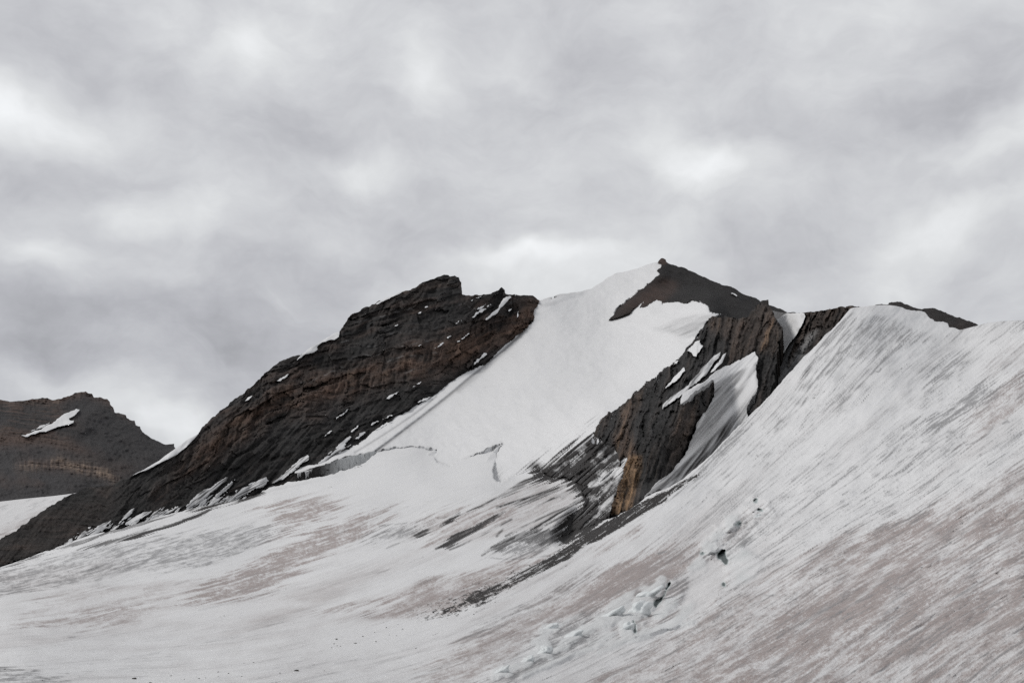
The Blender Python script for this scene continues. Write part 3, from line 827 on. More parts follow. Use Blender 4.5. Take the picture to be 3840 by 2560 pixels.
# hummocky serac ground
hum = gm(R6([(1150, 1520), (1200, 1430), (1400, 1330), (1500, 1150), (1900, 1050), (2200, 860), (2352, 850), (2560, 820), (2500, 1000), (2300, 1180), (1900, 1330), (1500, 1470), (1250, 1560)]), 16)
hump = np.zeros(shp)
wob = fbm(GL.U / 40, GL.V / 30, 1.7, 3, .5)
for x_, y_, rx, ry, an_, hh in ((1240, 1482, 75, 42, 25, 1), (1430, 1400, 100, 36, 35, .8), (1532, 1330, 55, 62, 60, .9), (1560, 1190, 110, 36, 20, .7), (1745, 1225, 140, 42, 28, .8), (1640, 1310, 120, 36, 32, .7),
                                (1985, 1090, 170, 62, 33, 1.0), (2150, 1060, 120, 72, 42, 1.15), (2085, 1170, 80, 66, 52, 1), (2235, 950, 140, 50, 36, 1), (2030, 1000, 150, 36, 33, .7), (2310, 1090, 70, 40, 20, .7),
                                (2170, 1235, 120, 36, 22, .7), (1950, 1240, 120, 34, 25, .6), (1480, 1260, 90, 34, 30, .5), (1330, 1450, 80, 30, 30, .5), (1850, 1160, 90, 30, 30, .6), (2000, 1300, 160, 24, 24, .5), (2380, 1020, 70, 40, 40, .7), (2420, 1130, 90, 40, 30, .6), (2290, 1180, 70, 30, 25, .6), (2480, 1060, 60, 36, 40, .6), (1700, 1120, 90, 24, 26, .45), (1620, 1400, 110, 26, 28, .5), (2560, 760, 70, 40, 30, .6), (2640, 640, 60, 50, 60, .7), (2700, 560, 80, 34, 40, .6), (2790, 470, 60, 40, 50, .7)):
    cx_, cy_ = R6([(x_, y_)])[0]; k_ = 1300 / 2352; a_ = math.radians(an_)
    dx_ = GL.U - cx_; dy_ = GL.V - cy_
    al_ = (dx_ * math.cos(a_) - dy_ * math.sin(a_)) / (rx * 1.22 * k_); ac_ = (dx_ * math.sin(a_) + dy_ * math.cos(a_)) / (ry * 1.15 * k_)
    hump = np.maximum(hump, hh * sstep(1.35, .25, np.hypot(al_, ac_) * (1 + .9 * wob)))
hump = box(hump, 1)
crest_l = GL.line(smooth_line([(1960, 2535), (1994, 2518), (2110, 2465), (2238, 2422), (2400, 2375), (2597, 2331)], 2), 11)
big = crest_l * 16 + hump * (24 + 9 * wob) + hum * fbm(GL.U / 60, GL.V / 36, 4.7, 3, .45) * 12
upper = gm(R7([(380, 620), (560, 420), (700, 260), (840, 280), (800, 460), (640, 560), (520, 660)]), 12)
big += upper * fbm(GL.U / 70, GL.V / 44, 6.7, 3, .45, ridge=True) * 16
big += wallm * 14 - shelf * 8
hk = np.maximum(sstep(.15, .6, hump), crest_l * .9)
grey += hum * (1 - hk) * .30 * (1 + .4 * S_mid + .3 * S_fine)
grey *= 1 - .6 * hk; dirt *= 1 - .75 * hk
dirt *= 1 - .5 * wallm; grey *= 1 - .5 * wallm
grey *= 1 - .85 * shelf; dirt = dirt * (1 - .8 * shelf) + .13 * shelf
ice = np.maximum(ice, teal_shade)
ice = np.maximum(ice, wallm * np.clip(.07 + .05 * lump_s, 0, .2)); ice = np.maximum(ice, hk * .12)
grey *= 1 - .7 * np.clip(teal_shade, 0, 1); dirt *= 1 - .8 * np.clip(teal_shade, 0, 1)
face = GL.facing()
rel = 14 * np.tanh(rel / 14)
rel = .5 * rel + .5 * box(rel, 1)
rel += near * (.3 + .7 * rightd) * (.35 * grain + .35 * S_short)
rel += rightd * (unit(fbm(GL.U / 420, GL.V / 300, 61.0, 3)) * 14 + lump_l * 3.0)
GL.bump((rel + mor * 6) * px * .75, np.maximum(face, .2 + .12 * rightd * (1 - near)))
GL.bump(big * px * .8, np.maximum(face, .13))
GL.D += cut * px * 5.5
GL.A = dict(dirt=np.clip(dirt, 0, 1), grey=np.clip(grey, 0, .9), debris=np.clip(debris, 0, 1), ice=np.clip(ice, 0, 1))

def weld(A, B, line, rad, gap=0.0, inward=True):
    """shift surface A in depth near a contact line so that it meets B there"""
    pts = np.array(line, float)
    hit = np.zeros(A.U.shape)
    dens = []
    for p, q in zip(pts[:-1], pts[1:]):
        k = max(1, int(np.hypot(*(q - p)) / 6)); tt = np.linspace(0, 1, k, endpoint=False)[:, None]
        dens.append(p + (q - p) * tt)
    dens = np.concatenate(dens)
    keep = np.r_[True, np.hypot(*np.diff(dens[::1], axis=0).T) > 0]
    dens = dens[keep]
    xi = np.round((dens[:, 0] - A.us[0]) / A.s).astype(int); yi = np.round((dens[:, 1] - A.vs[0]) / A.s).astype(int)
    ok = (xi >= 0) & (yi >= 0) & (xi < len(A.us)) & (yi < len(A.vs))
    hit[yi[ok], xi[ok]] = 1
    sel = box(hit, rad / A.s) > 1e-9
    if not sel.any():
        return
    line2 = np.array(line)[::1]
    near_, d = seg_near(dens[::2], np.stack([A.U[sel], A.V[sel]], -1), closed=False)
    off = B.at(near_[:, 0], near_[:, 1]) + gap - A.at(near_[:, 0], near_[:, 1])
    tmp = np.zeros(A.U.shape); wgt = np.zeros(A.U.shape)
    tmp[sel] = off; wgt[sel] = 1
    bl = box(box(tmp, 15), 10) / np.maximum(box(box(wgt, 15), 10), 1e-6)
    A.D[sel] += (1 - sstep(0, rad, d)) * bl[sel]


# ------------------------------------------------------------------ big snow face
sfx, sfy = flow(SN, TPS([(1200, 1750, 25), (1500, 1600, 42), (1800, 1300, 45), (2100, 1250, 40), (2300, 1300, 30), (2400, 1400, 30), (2200, 1600, 38), (2200, 1700, 40), (2250, 1800, 42), (2000, 1700, 40), (2450, 1050, 35), (2700, 1150, 15)], log=False))
ssh = SN.U.shape
sn_mid = unit(lic(box(rng.normal(size=ssh), 1).astype(np.float32), sfx.astype(np.float32), sfy.astype(np.float32), 22))
sn_long = unit(lic(box(rng.normal(size=ssh), 2).astype(np.float32), sfx.astype(np.float32), sfy.astype(np.float32), 40, 1.4))
sd = np.zeros(ssh); sg = np.zeros(ssh); sdb = np.zeros(ssh)
groove = np.zeros(ssh)
for pts, w_, k in ((R2([(1520, 450), (1380, 580), (1240, 690), (1060, 845), (860, 1000), (640, 1165)]), 4.5, .8), (R2([(1250, 690), (1010, 900), (800, 1060), (650, 1160)]), 8, .25),
                   (R2([(1000, 840), (900, 925), (700, 1060), (520, 1170)]), 4, .5), (R2([(1500, 480), (1290, 680), (1130, 810)]), 9, .3)):
    g_ = SN.line(smooth_line(pts, 2), w_); sg += g_ * k; groove += g_ * k
fan = SN.mask(R3([(-60, 1130), (70, 1085), (150, 1045), (210, 1000), (290, 930), (420, 980), (520, 1150), (480, 1330), (380, 1370), (120, 1480), (60, 1200)]), 26)
st = .7 * sn_mid + .6 * sn_long
sn_hair = unit(lic(rng.normal(size=ssh).astype(np.float32), sfx.astype(np.float32), sfy.astype(np.float32), 45))
st = .45 * sn_mid + .25 * sn_long + .95 * sn_hair
cov_ = fan * .93
sdb = sstep(-.25, .32, cov_ * 2 - 1 + .42 * st) * sstep(.02, .2, fan) * np.clip(.70 + .16 * sn_mid + .14 * sn_long + .12 * unit(fbm(SN.U / 40, SN.V / 30, 71.0, 3)), .1, 1)
sg += SN.mask(R3([(-250, 1150), (0, 1060), (150, 960), (300, 850), (330, 930), (150, 1080), (0, 1160), (-200, 1200)]), 14) * sstep(.4, 1.6, st) * .7
cor = SN.mask(R3([(590, 435), (700, 388), (790, 366), (890, 368), (850, 430), (800, 470), (740, 482), (660, 452)]), 6)
sg += cor * (.35 + .14 * sn_mid)
crest = SN.mask(R3([(0, 300), (110, 268), (250, 248), (230, 270), (150, 290), (90, 320), (0, 330)]), 5)
sg += crest * np.clip(.3 + .4 * np.sin(SN.V / 4.5 + SN.U / 22 + 2 * fbm(SN.U / 50, SN.V / 30, .5)), 0, 1) * .4
sg += sstep(1.0, 2.6, unit(fbm(SN.U / 22, SN.V / 7, 1.0, 4))) * .09
sg += sstep(.3, 2.2, unit(fbm((SN.U + SN.V) / 260, (SN.V - SN.U) / 60, 2.0, 4))) * .05
# broken grey rim along the lip of the open crack
_, bd = seg_near(berg_lip, np.stack([SN.U.ravel(), SN.V.ravel()], -1), closed=False)
bd = bd.reshape(ssh)
sg += np.exp(-(bd / 5) ** 2) * sstep(-.2, .9, unit(fbm(SN.U / 26, SN.V / 26, 4.4, 3))) * .28
_, fd = seg_near(fan_lip, np.stack([SN.U.ravel(), SN.V.ravel()], -1), closed=False)
fd = fd.reshape(ssh)
sdb = np.maximum(sdb, np.exp(-(fd / 24) ** 2) * np.clip(.9 + .25 * st, 0, 1))
wh = SN.mask(R3([(265, 1200), (330, 1150), (460, 1060), (440, 1110), (340, 1190), (270, 1215)]), 3) + SN.mask(R3([(300, 1380), (330, 1300), (370, 1230), (440, 1120), (400, 1240), (360, 1340)]), 4) * .7 + SN.mask(R3([(390, 1165), (420, 1120), (452, 1090), (440, 1140), (400, 1170)]), 2)
sdb *= 1 - np.clip(wh * 1.1, 0, .9) * np.clip(.5 + .45 * sn_hair + .3 * sn_mid, 0, 1)
spx = SN.D / F
SN.bump((unit(fbm(SN.U / 90, SN.V / 60, 2.2, 4)) * 1.0 + unit(fbm(SN.U / 20, SN.V / 6, 5.2, 3)) * .22 - 5 * groove + cor * sn_mid * 2 + fan * (sn_mid + sn_long + .6 * sn_hair) * 1.8 + crest * 3) * spx)
SN.A = dict(dirt=np.clip(sd, 0, 1), grey=np.clip(sg, 0, .85), debris=np.clip(sdb, 0, 1), ice=np.zeros(ssh))
weld(GL, SN, berg_lip[11:-1], 110, .1)
weld(GL, SN, berg_lip[:5], 60, .1)
weld(GL, SN, fan_lip[:-1], 50, 2.0)
_m = gm(R2([(930, 1100), (1440, 1070), (1440, 1420), (930, 1350)]), 30)
GL.D = GL.D * (1 - _m) + box(box(GL.D, 22), 16) * _m
_s = gm(R2([(600, 1080), (1650, 1050), (1650, 1420), (600, 1330)]), 2) > 0
_n, _d = seg_near(berg_lip[:-1], np.stack([GL.U[_s], GL.V[_s]], -1), closed=False)
_t = SN.at(_n[:, 0], _n[:, 1] - 3) - .6 + .25 * np.clip(_d - 30, 0, None)
GL.behind(SN, .2)
GL.D[_s] = np.where((_d < 70) & ~SN.inside_at(GL.U[_s], GL.V[_s]), np.minimum(GL.D[_s], _t), GL.D[_s])

# ------------------------------------------------------------------ rock relief
def ridge_rock(L):
    U, V = L.U, L.V
    red_line = R1([(700, 1200), (1200, 800), (1500, 560), (1742, 380)])[:3] + R2([(0, 900), (300, 800), (520, 745), (800, 645), (1100, 570), (1320, 470), (1520, 400)])
    rl = np.array(red_line)
    mid = np.interp(U, rl[:, 0], rl[:, 1])
    warp = fbm(U / 170, V / 170, 8.8, 4)
    q = V - mid + 22 * warp                              # + below the red cliffs
    al = U * .94 - V * .34
    strata = fbm(al / 420 + 3 * warp * .1, q / 15, 2.0, 4, .6)
    strat2 = fbm(al / 160, q / 42, 7.0, 3, .6)
    cliffs = np.exp(-(q / 62) ** 2) * sstep(500, 900, U)
    upper = np.exp(-((V - np.interp(U, [1000, 1300, 1690, 2000], [1480, 1235, 1080, 1180])) / 55) ** 2)
    crack = fbm((U + .25 * V) / 26 + 1.2 * warp, V / 150, 3.3, 4, .6, ridge=True)
    butt = fbm((U + .2 * V) / 85 + warp, V / 220, 5.9, 3, .55)
    rel = (.25 + 1.3 * cliffs + .5 * upper) * (crack * 4.2 + butt * 11) + strata * 1.0 + strat2 * 2.2 + fbm(U / 60, V / 60, 1.0, 5, .6) * 4
    # terraces: shallow ledges and steep risers
    tt = q / 46 + 1.6 * strat2 + .6 * butt
    saw = tt - np.floor(tt)
    rel += (sstep(0, .75, saw) - sstep(.75, 1, saw)) * .9 * sstep(300, 900, U) * np.clip(.5 + 1.5 * butt, 0, 1.5)
    talus = sstep(60, 150, q)
    jt = fbm(U / 70, V / 60, 19.0, 3)
    b1, c1 = cells(al / 52 + 1.2 * warp + .5 * butt, q / 24 + .9 * strat2, 3)
    b2, c2 = cells(al / 21 + .8 * strat2, q / 11 + .6 * strata, 5)
    b3, c3 = cells(al / 120 + warp + .8 * butt, q / 34 + .8 * strat2, 8)
    crag = b1 * 4.5 - sstep(.12, 0, c1) * 1.6 * sstep(.0, .3, jt) + b2 * 1.8 + b3 * 11 - sstep(.1, 0, c3) * 4 * sstep(-.1, .3, jt)
    rel += crag * (.45 + .55 * sstep(-.2, .3, butt)) * (1 - .6 * talus) * sstep(150, 800, U)
    gul = fbm((U * .75 + V * .66) / 22, (U * -.66 + V * .75) / 300, 4.1, 4, .55)
    rel += talus * gul * 5 + gul * 2.5
    brown = np.clip(cliffs * (.55 + 1.1 * strat2 + .7 * butt + .5 * crack) + upper * (.2 + .9 * strat2) + .22 * sstep(.1, .7, strat2 + .5 * strata) + .3 * L.mask(R1([(-200, 1480), (300, 1080), (700, 1000), (900, 900), (500, 1240), (0, 1420)]), 40) * (1 + strat2), 0, 1)
    tan = np.clip(cliffs * sstep(.1, .7, fbm(U / 50, V / 70, 6.6, 4)) * .22, 0, 1)
    tone = np.clip(.6 * strata + .6 * strat2 + .6 * fbm(U / 9, V / 6, 3.0, 3) + .25 * fbm(al / 60, q / 4.5, 12.0, 3) + (.45 * b1 + .3 * b2 + .5 * b3) * sstep(100, 800, U) - .2 * talus - .12 - .22 * sstep(700, 400, U), -.8, 1.1)
    dust = np.clip(sstep(.62, .95, strata + .3 * fbm(U / 6, V / 5, 2.5, 2)) * .18, 0, 1)
    led = np.zeros(U.shape); jit = fbm(U / 30, V / 30, 14.0, 3)
    for k_, pl in enumerate(([(440, 535), (600, 510), (720, 480), (830, 455), (940, 440), (1050, 425), (1180, 400)], [(480, 620), (560, 592), (640, 602), (760, 560)], [(300, 542), (420, 522), (560, 520)], [(700, 640), (860, 600), (1000, 585)],
                             [(520, 400), (700, 360), (860, 330)], [(1100, 300), (1250, 330), (1330, 300)], [(200, 760), (330, 720), (480, 660)], [(800, 700), (930, 660), (1090, 640)], [(560, 560), (700, 530), (850, 540), (980, 500)])):
        led = np.maximum(led, L.line(rough(R2(pl), .12, 8, cap=8, seed=500 + k_), 2.2))
    led *= sstep(-.1, .35, jit + .2 * strata)
    L.bump(rel * L.D / F * 2.3)
    L.A = dict(brown=brown, tan=tan, tone=tone, grey=dust, snow=np.clip(led * .12, 0, 1))


ridge_rock(RG)
foot_line = R1([(0, 1440), (150, 1390), (300, 1330), (430, 1290), (560, 1230), (720, 1200), (860, 1165), (1080, 1095), (1300, 1040), (1530, 1000), (1640, 975)])
weld(GL, RG, foot_line, 90, -.5)
RG.behind(GL, .6)
weld(SN, RG, ridge_low, 160, .3)
SN.behind(RG, .8)


def buttress_rock(L):
    U, V = L.U, L.V
    # steeply dipping beds: lines run from upper right to lower left, nearly upright
    warp = fbm(U / 140, V / 200, 2.4, 4)
    acr = (U * .955 + V * .29) + 26 * warp + 7 * fbm(U / 40, V / 60, 22.0, 3)
    aln = V * .955 - U * .29
    beds = fbm(acr / 11, aln / 260, 1.0, 4, .6)
    bed2 = fbm(acr / 34, aln / 330, 4.0, 3, .55)
    fins = fbm(acr / 34, aln / 300, 9.0, 3, .55, ridge=True)
    blocks = fbm(U / 30, V / 34, 6.0, 5, .6)
    b1, c1 = cells(acr / 22 + .8 * warp, aln / 105 + blocks, 7)
    b2, c2 = cells(acr / 9 + .5 * blocks, aln / 44 + .6 * blocks, 9)
    msk = np.clip(.55 + 1.3 * fbm(U / 60, V / 90, 31.0, 3), .1, 1.2)
    rel = beds * 3.0 * msk + fins * 4.5 * msk + blocks * 6 + bed2 * 6 + b1 * 3.5 - sstep(.12, 0, c1) * 1.2 * msk + b2 * 1.2
    L.bump(rel * L.D / F * 2.2)
    lt = L.mask(R3([(530, 710), (480, 770), (430, 830), (440, 900), (395, 960), (400, 1010), (425, 1080), (460, 1060), (440, 1150), (380, 1340), (480, 1310), (500, 1240), (510, 1150), (520, 1060), (480, 980), (470, 900), (520, 800)]), 12)
    foot = L.mask(R3([(380, 1340), (410, 1220), (450, 1090), (490, 1050), (530, 1060), (525, 1130), (500, 1220), (480, 1310), (400, 1350)]), 8)
    mid = L.mask(R3([(690, 850), (790, 760), (800, 880), (770, 980), (720, 1080), (660, 1130), (680, 980)]), 20)
    up = L.mask(R3([(850, 400), (900, 375), (1050, 380), (1130, 295), (1200, 400), (1220, 440), (1180, 560), (1100, 540), (960, 610), (970, 500), (870, 440)]), 14)
    brown = np.clip(.85 * lt + .5 * up + .45 * mid + .25 * sstep(0, .5, bed2), 0, 1) * np.clip(.75 + .7 * bed2, .2, 1.3)
    tan = np.clip(foot * (.75 + .8 * beds) + lt * .3 * sstep(-.1, .5, beds) + up * .28 * sstep(.1, .6, beds) + .12 * sstep(.25, .6, beds), 0, 1)
    thin = fbm(acr / 4.6, aln / 90, 15.0, 3, .6)
    tone = np.clip(.85 * beds * msk + .85 * thin * msk + .5 * bed2 + .6 * fbm(U / 7, V / 9, 3.0, 3) + .4 * b1 + .35 * b2 + .6 * blocks + .2 * up - .15, -.8, 1.4)  # fissure shading painted into the tone: low beds and blocks come out darker
    dust = np.clip(sstep(.45, .8, .7 * thin + .5 * beds + .45 * fbm(U / 6, V / 8, 2.5, 2)) * .34, 0, 1)
    L.A = dict(brown=brown, tan=tan, tone=tone, grey=dust, snow=np.zeros(U.shape))


buttress_rock(BU)
weld(BU, GL, R3([(400, 1345), (480, 1312), (550, 1255), (620, 1228)]), 50, 1.0)
BU.behind(GL, 1.0)
weld(SN, BU, but_left, 120, .3)
weld(SN, BU, R3([(290, 945), (340, 985), (395, 1010), (415, 1045), (425, 1085), (460, 1062), (440, 1150), (410, 1220), (385, 1290), (378, 1335)]), 45, .2)
SN.behind(BU, .8)

# gully ice between the buttress and the pinnacle rib: lies on the rock
GU = Layer(gully_out, None, 2.4)
base = BU.D.copy()
for ax in (0, 1):
    base = np.minimum.reduce([np.roll(base, k_, ax) for k_ in range(-5, 6)])
base = box(box(base, 11), 8)
GU.D = bil(base, (GU.U - BU.us[0]) / BU.s, (GU.V - BU.vs[0]) / BU.s) - 1.0
gfx, gfy = flow(GU, TPS([(2560, 1500, 30), (2800, 1350, 45), (2800, 1500, 55), (2650, 1650, 52), (2500, 1800, 42), (2450, 1850, 38)], log=False))
gsh = GU.U.shape
g_mid = unit(lic(box(rng.normal(size=gsh), 1).astype(np.float32), gfx.astype(np.float32), gfy.astype(np.float32), 24))
g_long = unit(lic(box(rng.normal(size=gsh), 2).astype(np.float32), gfx.astype(np.float32), gfy.astype(np.float32), 40, 1.4))
gwhite = np.clip(GU.mask(R3([(720, 805), (725, 760), (790, 712), (880, 652), (1085, 540), (1105, 590), (1040, 625), (960, 660), (885, 700), (850, 690), (790, 745)]), 4) * 1.1
                 + GU.mask(R3([(1085, 640), (1100, 720), (1040, 790), (960, 870), (880, 960), (800, 1040), (720, 1110), (690, 1130), (760, 1020), (850, 930), (980, 810), (1070, 670)]), 6)
                 + GU.mask(R3([(1060, 610), (1085, 610), (1040, 680), (1000, 730), (990, 720)]), 5) + GU.mask(R3([(800, 920), (835, 850), (845, 855), (810, 915)]), 2), 0, 1)
g_hair = unit(lic(rng.normal(size=gsh).astype(np.float32), gfx.astype(np.float32), gfy.astype(np.float32), 30))
gwhite = np.clip(gwhite + .25 * sstep(.6, 1.6, g_hair) * (gwhite > .05), 0, 1)
gg = (1 - gwhite * .95) * np.clip(.74 + .14 * g_mid + .12 * g_long + .16 * g_hair, 0, 1.2)
gdb = np.clip(GU.mask(R3([(1050, 850), (900, 1040), (760, 1160), (600, 1260), (560, 1270), (640, 1180), (800, 1040), (1000, 850)]), 12) * (.38 + .25 * g_mid + .15 * g_long), 0, 1)
gdb = np.maximum(gdb, (1 - gwhite) * sstep(1.0, 2.0, .7 * g_mid + .6 * g_long) * .5)
GU.bump((g_mid * .8 + g_long * 1.2) * GU.D / F)
GU.A = dict(dirt=np.zeros(gsh), grey=np.clip(gg, 0, .92), debris=gdb, ice=np.zeros(gsh))
GU.behind(GL, .8)

# right rock band, with dirty ice gully below it
def right_rock(L):
    U, V = L.U, L.V
    warp = fbm(U / 120, V / 120, 2.1, 4)
    acr = U * .93 + V * .36 + 10 * warp
    aln = V * .93 - U * .36
    beds = fbm(acr / 12, aln / 110, 1.5, 4, .6)
    bed2 = fbm(acr / 40, aln / 200, 4.5, 3)
    rock = L.mask(R3([(1330, 350), (1560, 310), (1640, 330), (1500, 430), (1400, 520), (1340, 560), (1300, 560), (1250, 640), (1240, 600), (1300, 450)]), 8)
    rock = sstep(.3, .7, rock + .25 * beds)
    light = L.mask(R3([(1340, 470), (1400, 430), (1360, 500), (1300, 570), (1230, 660), (1190, 720), (1200, 680), (1260, 590)]), 6)
    thin = fbm(acr / 5, aln / 40, 8.0, 3, .6); blk = fbm(U / 22, V / 26, .4, 5, .6)
    b1, c1 = cells(acr / 17 + .6 * blk, aln / 50 + blk, 11)
    L.bump(((beds * 6 + b1 * 5 + blk * 9) * rock + bed2 * 5 + blk * 2) * L.D / F * 1.6)
    tone = np.clip(.9 * beds + .7 * thin + .5 * bed2 + .5 * b1 + .6 * blk - .1, -.8, 1.2)
    grey = np.clip((1 - rock) * (.50 + .3 * beds + .3 * light + .25 * thin) + rock * sstep(.35, .75, .6 * beds + .6 * thin) * .32, 0, .95)
    L.A = dict(brown=np.clip(.3 + .6 * bed2, 0, 1) * rock, tan=.15 * rock * sstep(.2, .6, beds), tone=tone, grey=grey, snow=light * .25)


right_rock(RT)
RT.behind(GL, 1.5); RT.behind(BU, 2.0)


def scree(L, red=None, a=0.0):
    U, V = L.U, L.V
    n = fbm(U / 40, V / 30, 1.9, 5, .6); m = fbm(U / 120, V / 90, 5.5, 4)
    streak = fbm((U * .9 + V * .43) / 50, (V * .9 - U * .43) / 7, 3.9, 3)
    L.bump((n * 4 + m * 8 + streak * 1.6) * L.D / F)
    b = .2 + .5 * m if red is None else red * (1 + m)
    L.A = dict(brown=np.clip(b, 0, 1), tan=np.zeros(U.shape), tone=np.clip(.4 * n + .35 * streak + a, -.7, .9), grey=np.clip(sstep(.45, .9, n) * .06, 0, 1), snow=np.zeros(U.shape))


scree(PK, PK.mask(R3([(370, 395), (430, 320), (560, 225), (640, 190), (720, 220), (640, 300), (520, 330)]), 14) * .8 + PK.mask(R3([(600, 115), (630, 85), (660, 110), (640, 120)]), 3))
PK.behind(BU, 3); weld(PK, SN, R3([(370, 390), (480, 345), (600, 290), (760, 300), (845, 315), (865, 355)]), 70, -.8); weld(PK, SN, R3([(370, 390), (480, 280), (620, 165), (625, 120)]), 50, -.8); SN.behind(PK, .5); PK.behind(RT, 3)
scree(FR); FR.behind(GL, 4)


def far_mountain(L):
    U, V = L.U, L.V
    warp = fbm(U / 120, V / 80, 2.0, 4)
    top = np.array(R1([(-600, 420), (0, 345), (350, 345), (560, 290), (720, 360), (880, 482), (1140, 655), (1400, 800)]))
    t = V - np.interp(U, top[:, 0], top[:, 1])
    band = np.array(R1([(-600, 740), (0, 735), (200, 730), (400, 735), (550, 760), (700, 800), (860, 870)]))
    bq = V - np.interp(U, band[:, 0], band[:, 1]) - 18
    cl = np.exp(-((bq + 12 * warp) / 26) ** 2) * sstep(30, 110, U) * sstep(490, 420, U)
    band2 = np.array(R1([(-600, 640), (0, 615), (120, 600), (300, 600), (450, 640), (600, 700)]))
    b2 = V - np.interp(U, band2[:, 0], band2[:, 1])
    cl2 = np.exp(-((b2 + 8 * warp) / 28) ** 2) * sstep(420, 240, U)
    cap = np.exp(-(np.clip(t, 0, 200) / 22) ** 2) * sstep(560, 420, U)
    lines = fbm(U / 140, (V - .12 * U + 14 * warp) / 5.5, 4.0, 3, .6)
    vert = fbm(U / 9, V / 70, 6.0, 3, .6)
    gul = fbm((U - .45 * V) / 15, V / 260, 7.7, 4, .6)
    scr = sstep(180, 330, U) * (1 - cl) * (1 - cap)
    left = sstep(330, 180, U - .35 * (V - 1560)) * sstep(1680, 1600, V)
    rel = (cl + cl2 * .8 + cap) * (vert * 1.6 + lines * 2.6) + gul * .9 * (1 - cap) + warp * 7 + fbm(U / 18, V / 14, 1.1, 4) * 1.8
    L.bump(rel * L.D / F * 2.4)
    brown = np.clip(cl * .6 + cl2 * .9 + cap * .8 + (.35 * sstep(.0, .5, warp)) * (1 - .8 * scr) + .75 * left * sstep(-.2, .4, lines + warp) + .4 * L.mask(R1([(600, 720), (900, 760), (850, 860), (700, 800)]), 20), 0, 1)
    tan = np.clip(cl * (.5 + 1.1 * lines) * sstep(.0, .5, .25 + .5 * vert + .8 * warp) + cap * .2 * sstep(0, .5, vert), 0, 1)
    tone = np.clip(.8 * lines * (cl + cl2 + cap + left) + .25 * gul * scr - .22 * scr + .4 * vert * (cl + cap) - .3 * left + .25 * fbm(U / 8, V / 7, 1.2, 3), -.7, .9)
    grey = np.clip(.10 * sstep(.5, .9, lines) * left + .05 * sstep(.3, .8, gul), 0, 1)
    L.A = dict(brown=brown, tan=tan, tone=tone, grey=grey, snow=np.zeros(U.shape))


far_mountain(FM)
FM.behind(FG, 4); FG.behind(RG, 20); FM.behind(RG, 60)
fsh = FG.U.shape
f1 = unit(fbm((FG.U * .95 - FG.V * .3) / 60, (FG.V * .95 + FG.U * .3) / 9, 2.0, 4))
FG.bump(f1 * FG.D / F * 1.2)
FG.A = dict(dirt=np.clip(.12 + .5 * FG.mask(R1([(-600, 1230), (0, 1190), (150, 1130), (250, 1060), (300, 1050), (200, 1160), (0, 1290), (-600, 1500)]), 12) * (.6 + .35 * f1), 0, 1), grey=np.clip(sstep(.6, 1.8, f1) * .4, 0, 1), debris=np.zeros(fsh), ice=np.zeros(fsh))

# ------------------------------------------------------------------ link the terrain
tag(GL.build("glacier", M_ICE, .6), "broad grey-white glacier with dusty streaks sweeping down from the dome on the right", "glacier", kind="structure")
tag(SN.build("snow_slope", M_SNOW, .12), "smooth white snow face rising to the pointed summit between two dark rock masses", "snow slope", kind="structure")
tag(RG.build("rock_ridge", M_ROCK), "long dark layered rock ridge climbing from the lower left to a blocky top", "rock ridge", kind="structure")
tag(BU.build("rock_buttress", M_BUT, .35), "dark rock buttress with upright beds and an orange-brown foot in the middle of the ice", "rock buttress", kind="structure")
tag(GU.build("gully_ice", M_ICE, .05), "grey streaked ice filling the gully between the dark buttress and the thin rock rib", "ice gully", kind="structure")
tag(RT.build("rock_band", M_BUT, .3), "short dark rock band above a grey ice gully at the dome's upper left edge", "rock band", kind="structure")
tag(PK.build("summit_scree", M_SCREE, .5), "dark brown scree cone forming the pointed summit above the snow face", "summit", kind="structure")
tag(FR.build("rock_crest", M_SCREE, .4), "low dark brown rocky crest showing behind the rounded top of the ice dome", "rocky crest", kind="structure")
tag(FM.build("mountain", M_FAR, .5), "distant brown-grey mountain with tan cliff bands and a notched ridge at the far left", "mountain", kind="structure")
tag(FG.build("distant_glacier", M_ICE, .2), "pale flat ice in the distance below the far mountain", "glacier", kind="structure")

T_NEAR = TPS([(5000, 1250, 300), (6500, 1350, 250), (5000, 2000, 40), (6500, 2000, 36), (5000, 2600, 12), (6500, 2600, 9), (-1500, 2200, 330), (-1500, 2600, 20), (-1500, 3000, 10.5), (1920, 3600, 6.6), (4200, 3600, 5.2), (6500, 3600, 4.5),
              (-1500, 3600, 6.6), (1920, 4300, 4.6), (-1500, 4300, 4.6), (6500, 4300, 3.2), (3840, 1500, 190), (4200, 1500, 165), (3840, 1800, 100), (4200, 1800, 85), (3840, 2100, 52), (4200, 2100, 42), (3840, 2560, 18), (4200, 2560, 15), (3840, 2900, 9),
              (4200, 2900, 8), (1920, 2900, 12), (0, 2900, 12), (-350, 2900, 12), (0, 2560, 22), (1000, 2560, 25), (1920, 2560, 28), (3000, 2560, 26), (4200, 1190, 330), (3840, 1200, 340), (-350, 2220, 320), (0, 2250, 125)])
NG = Layer([(3500, 2650), (3700, 2400), (3780, 1800), (3800, 1260), (5000, 1300), (6400, 1400), (6400, 4250), (-1400, 4250), (-1400, 2260), (-250, 2300), (-150, 2650), (1500, 2800)], T_NEAR, 10.0)
ng_n = unit(fbm((NG.U + NG.V) / 300, (NG.V * 1.4 - NG.U) / 60 / 2.2, 81.0, 4, .6))
NG.D = NG.D + ng_n * NG.D * .004
NG.A = dict(dirt=np.clip(.38 + .14 * ng_n, 0, 1) * sstep(0, 2600, NG.U), grey=np.clip(.1 + .12 * ng_n, 0, 1), debris=0 * NG.U, ice=0 * NG.U)
_in = GL.inside_at(NG.U, NG.V)
NG.D[_in] = np.maximum(NG.D[_in], GL.at(NG.U[_in], NG.V[_in]) * 1.05 + .3)
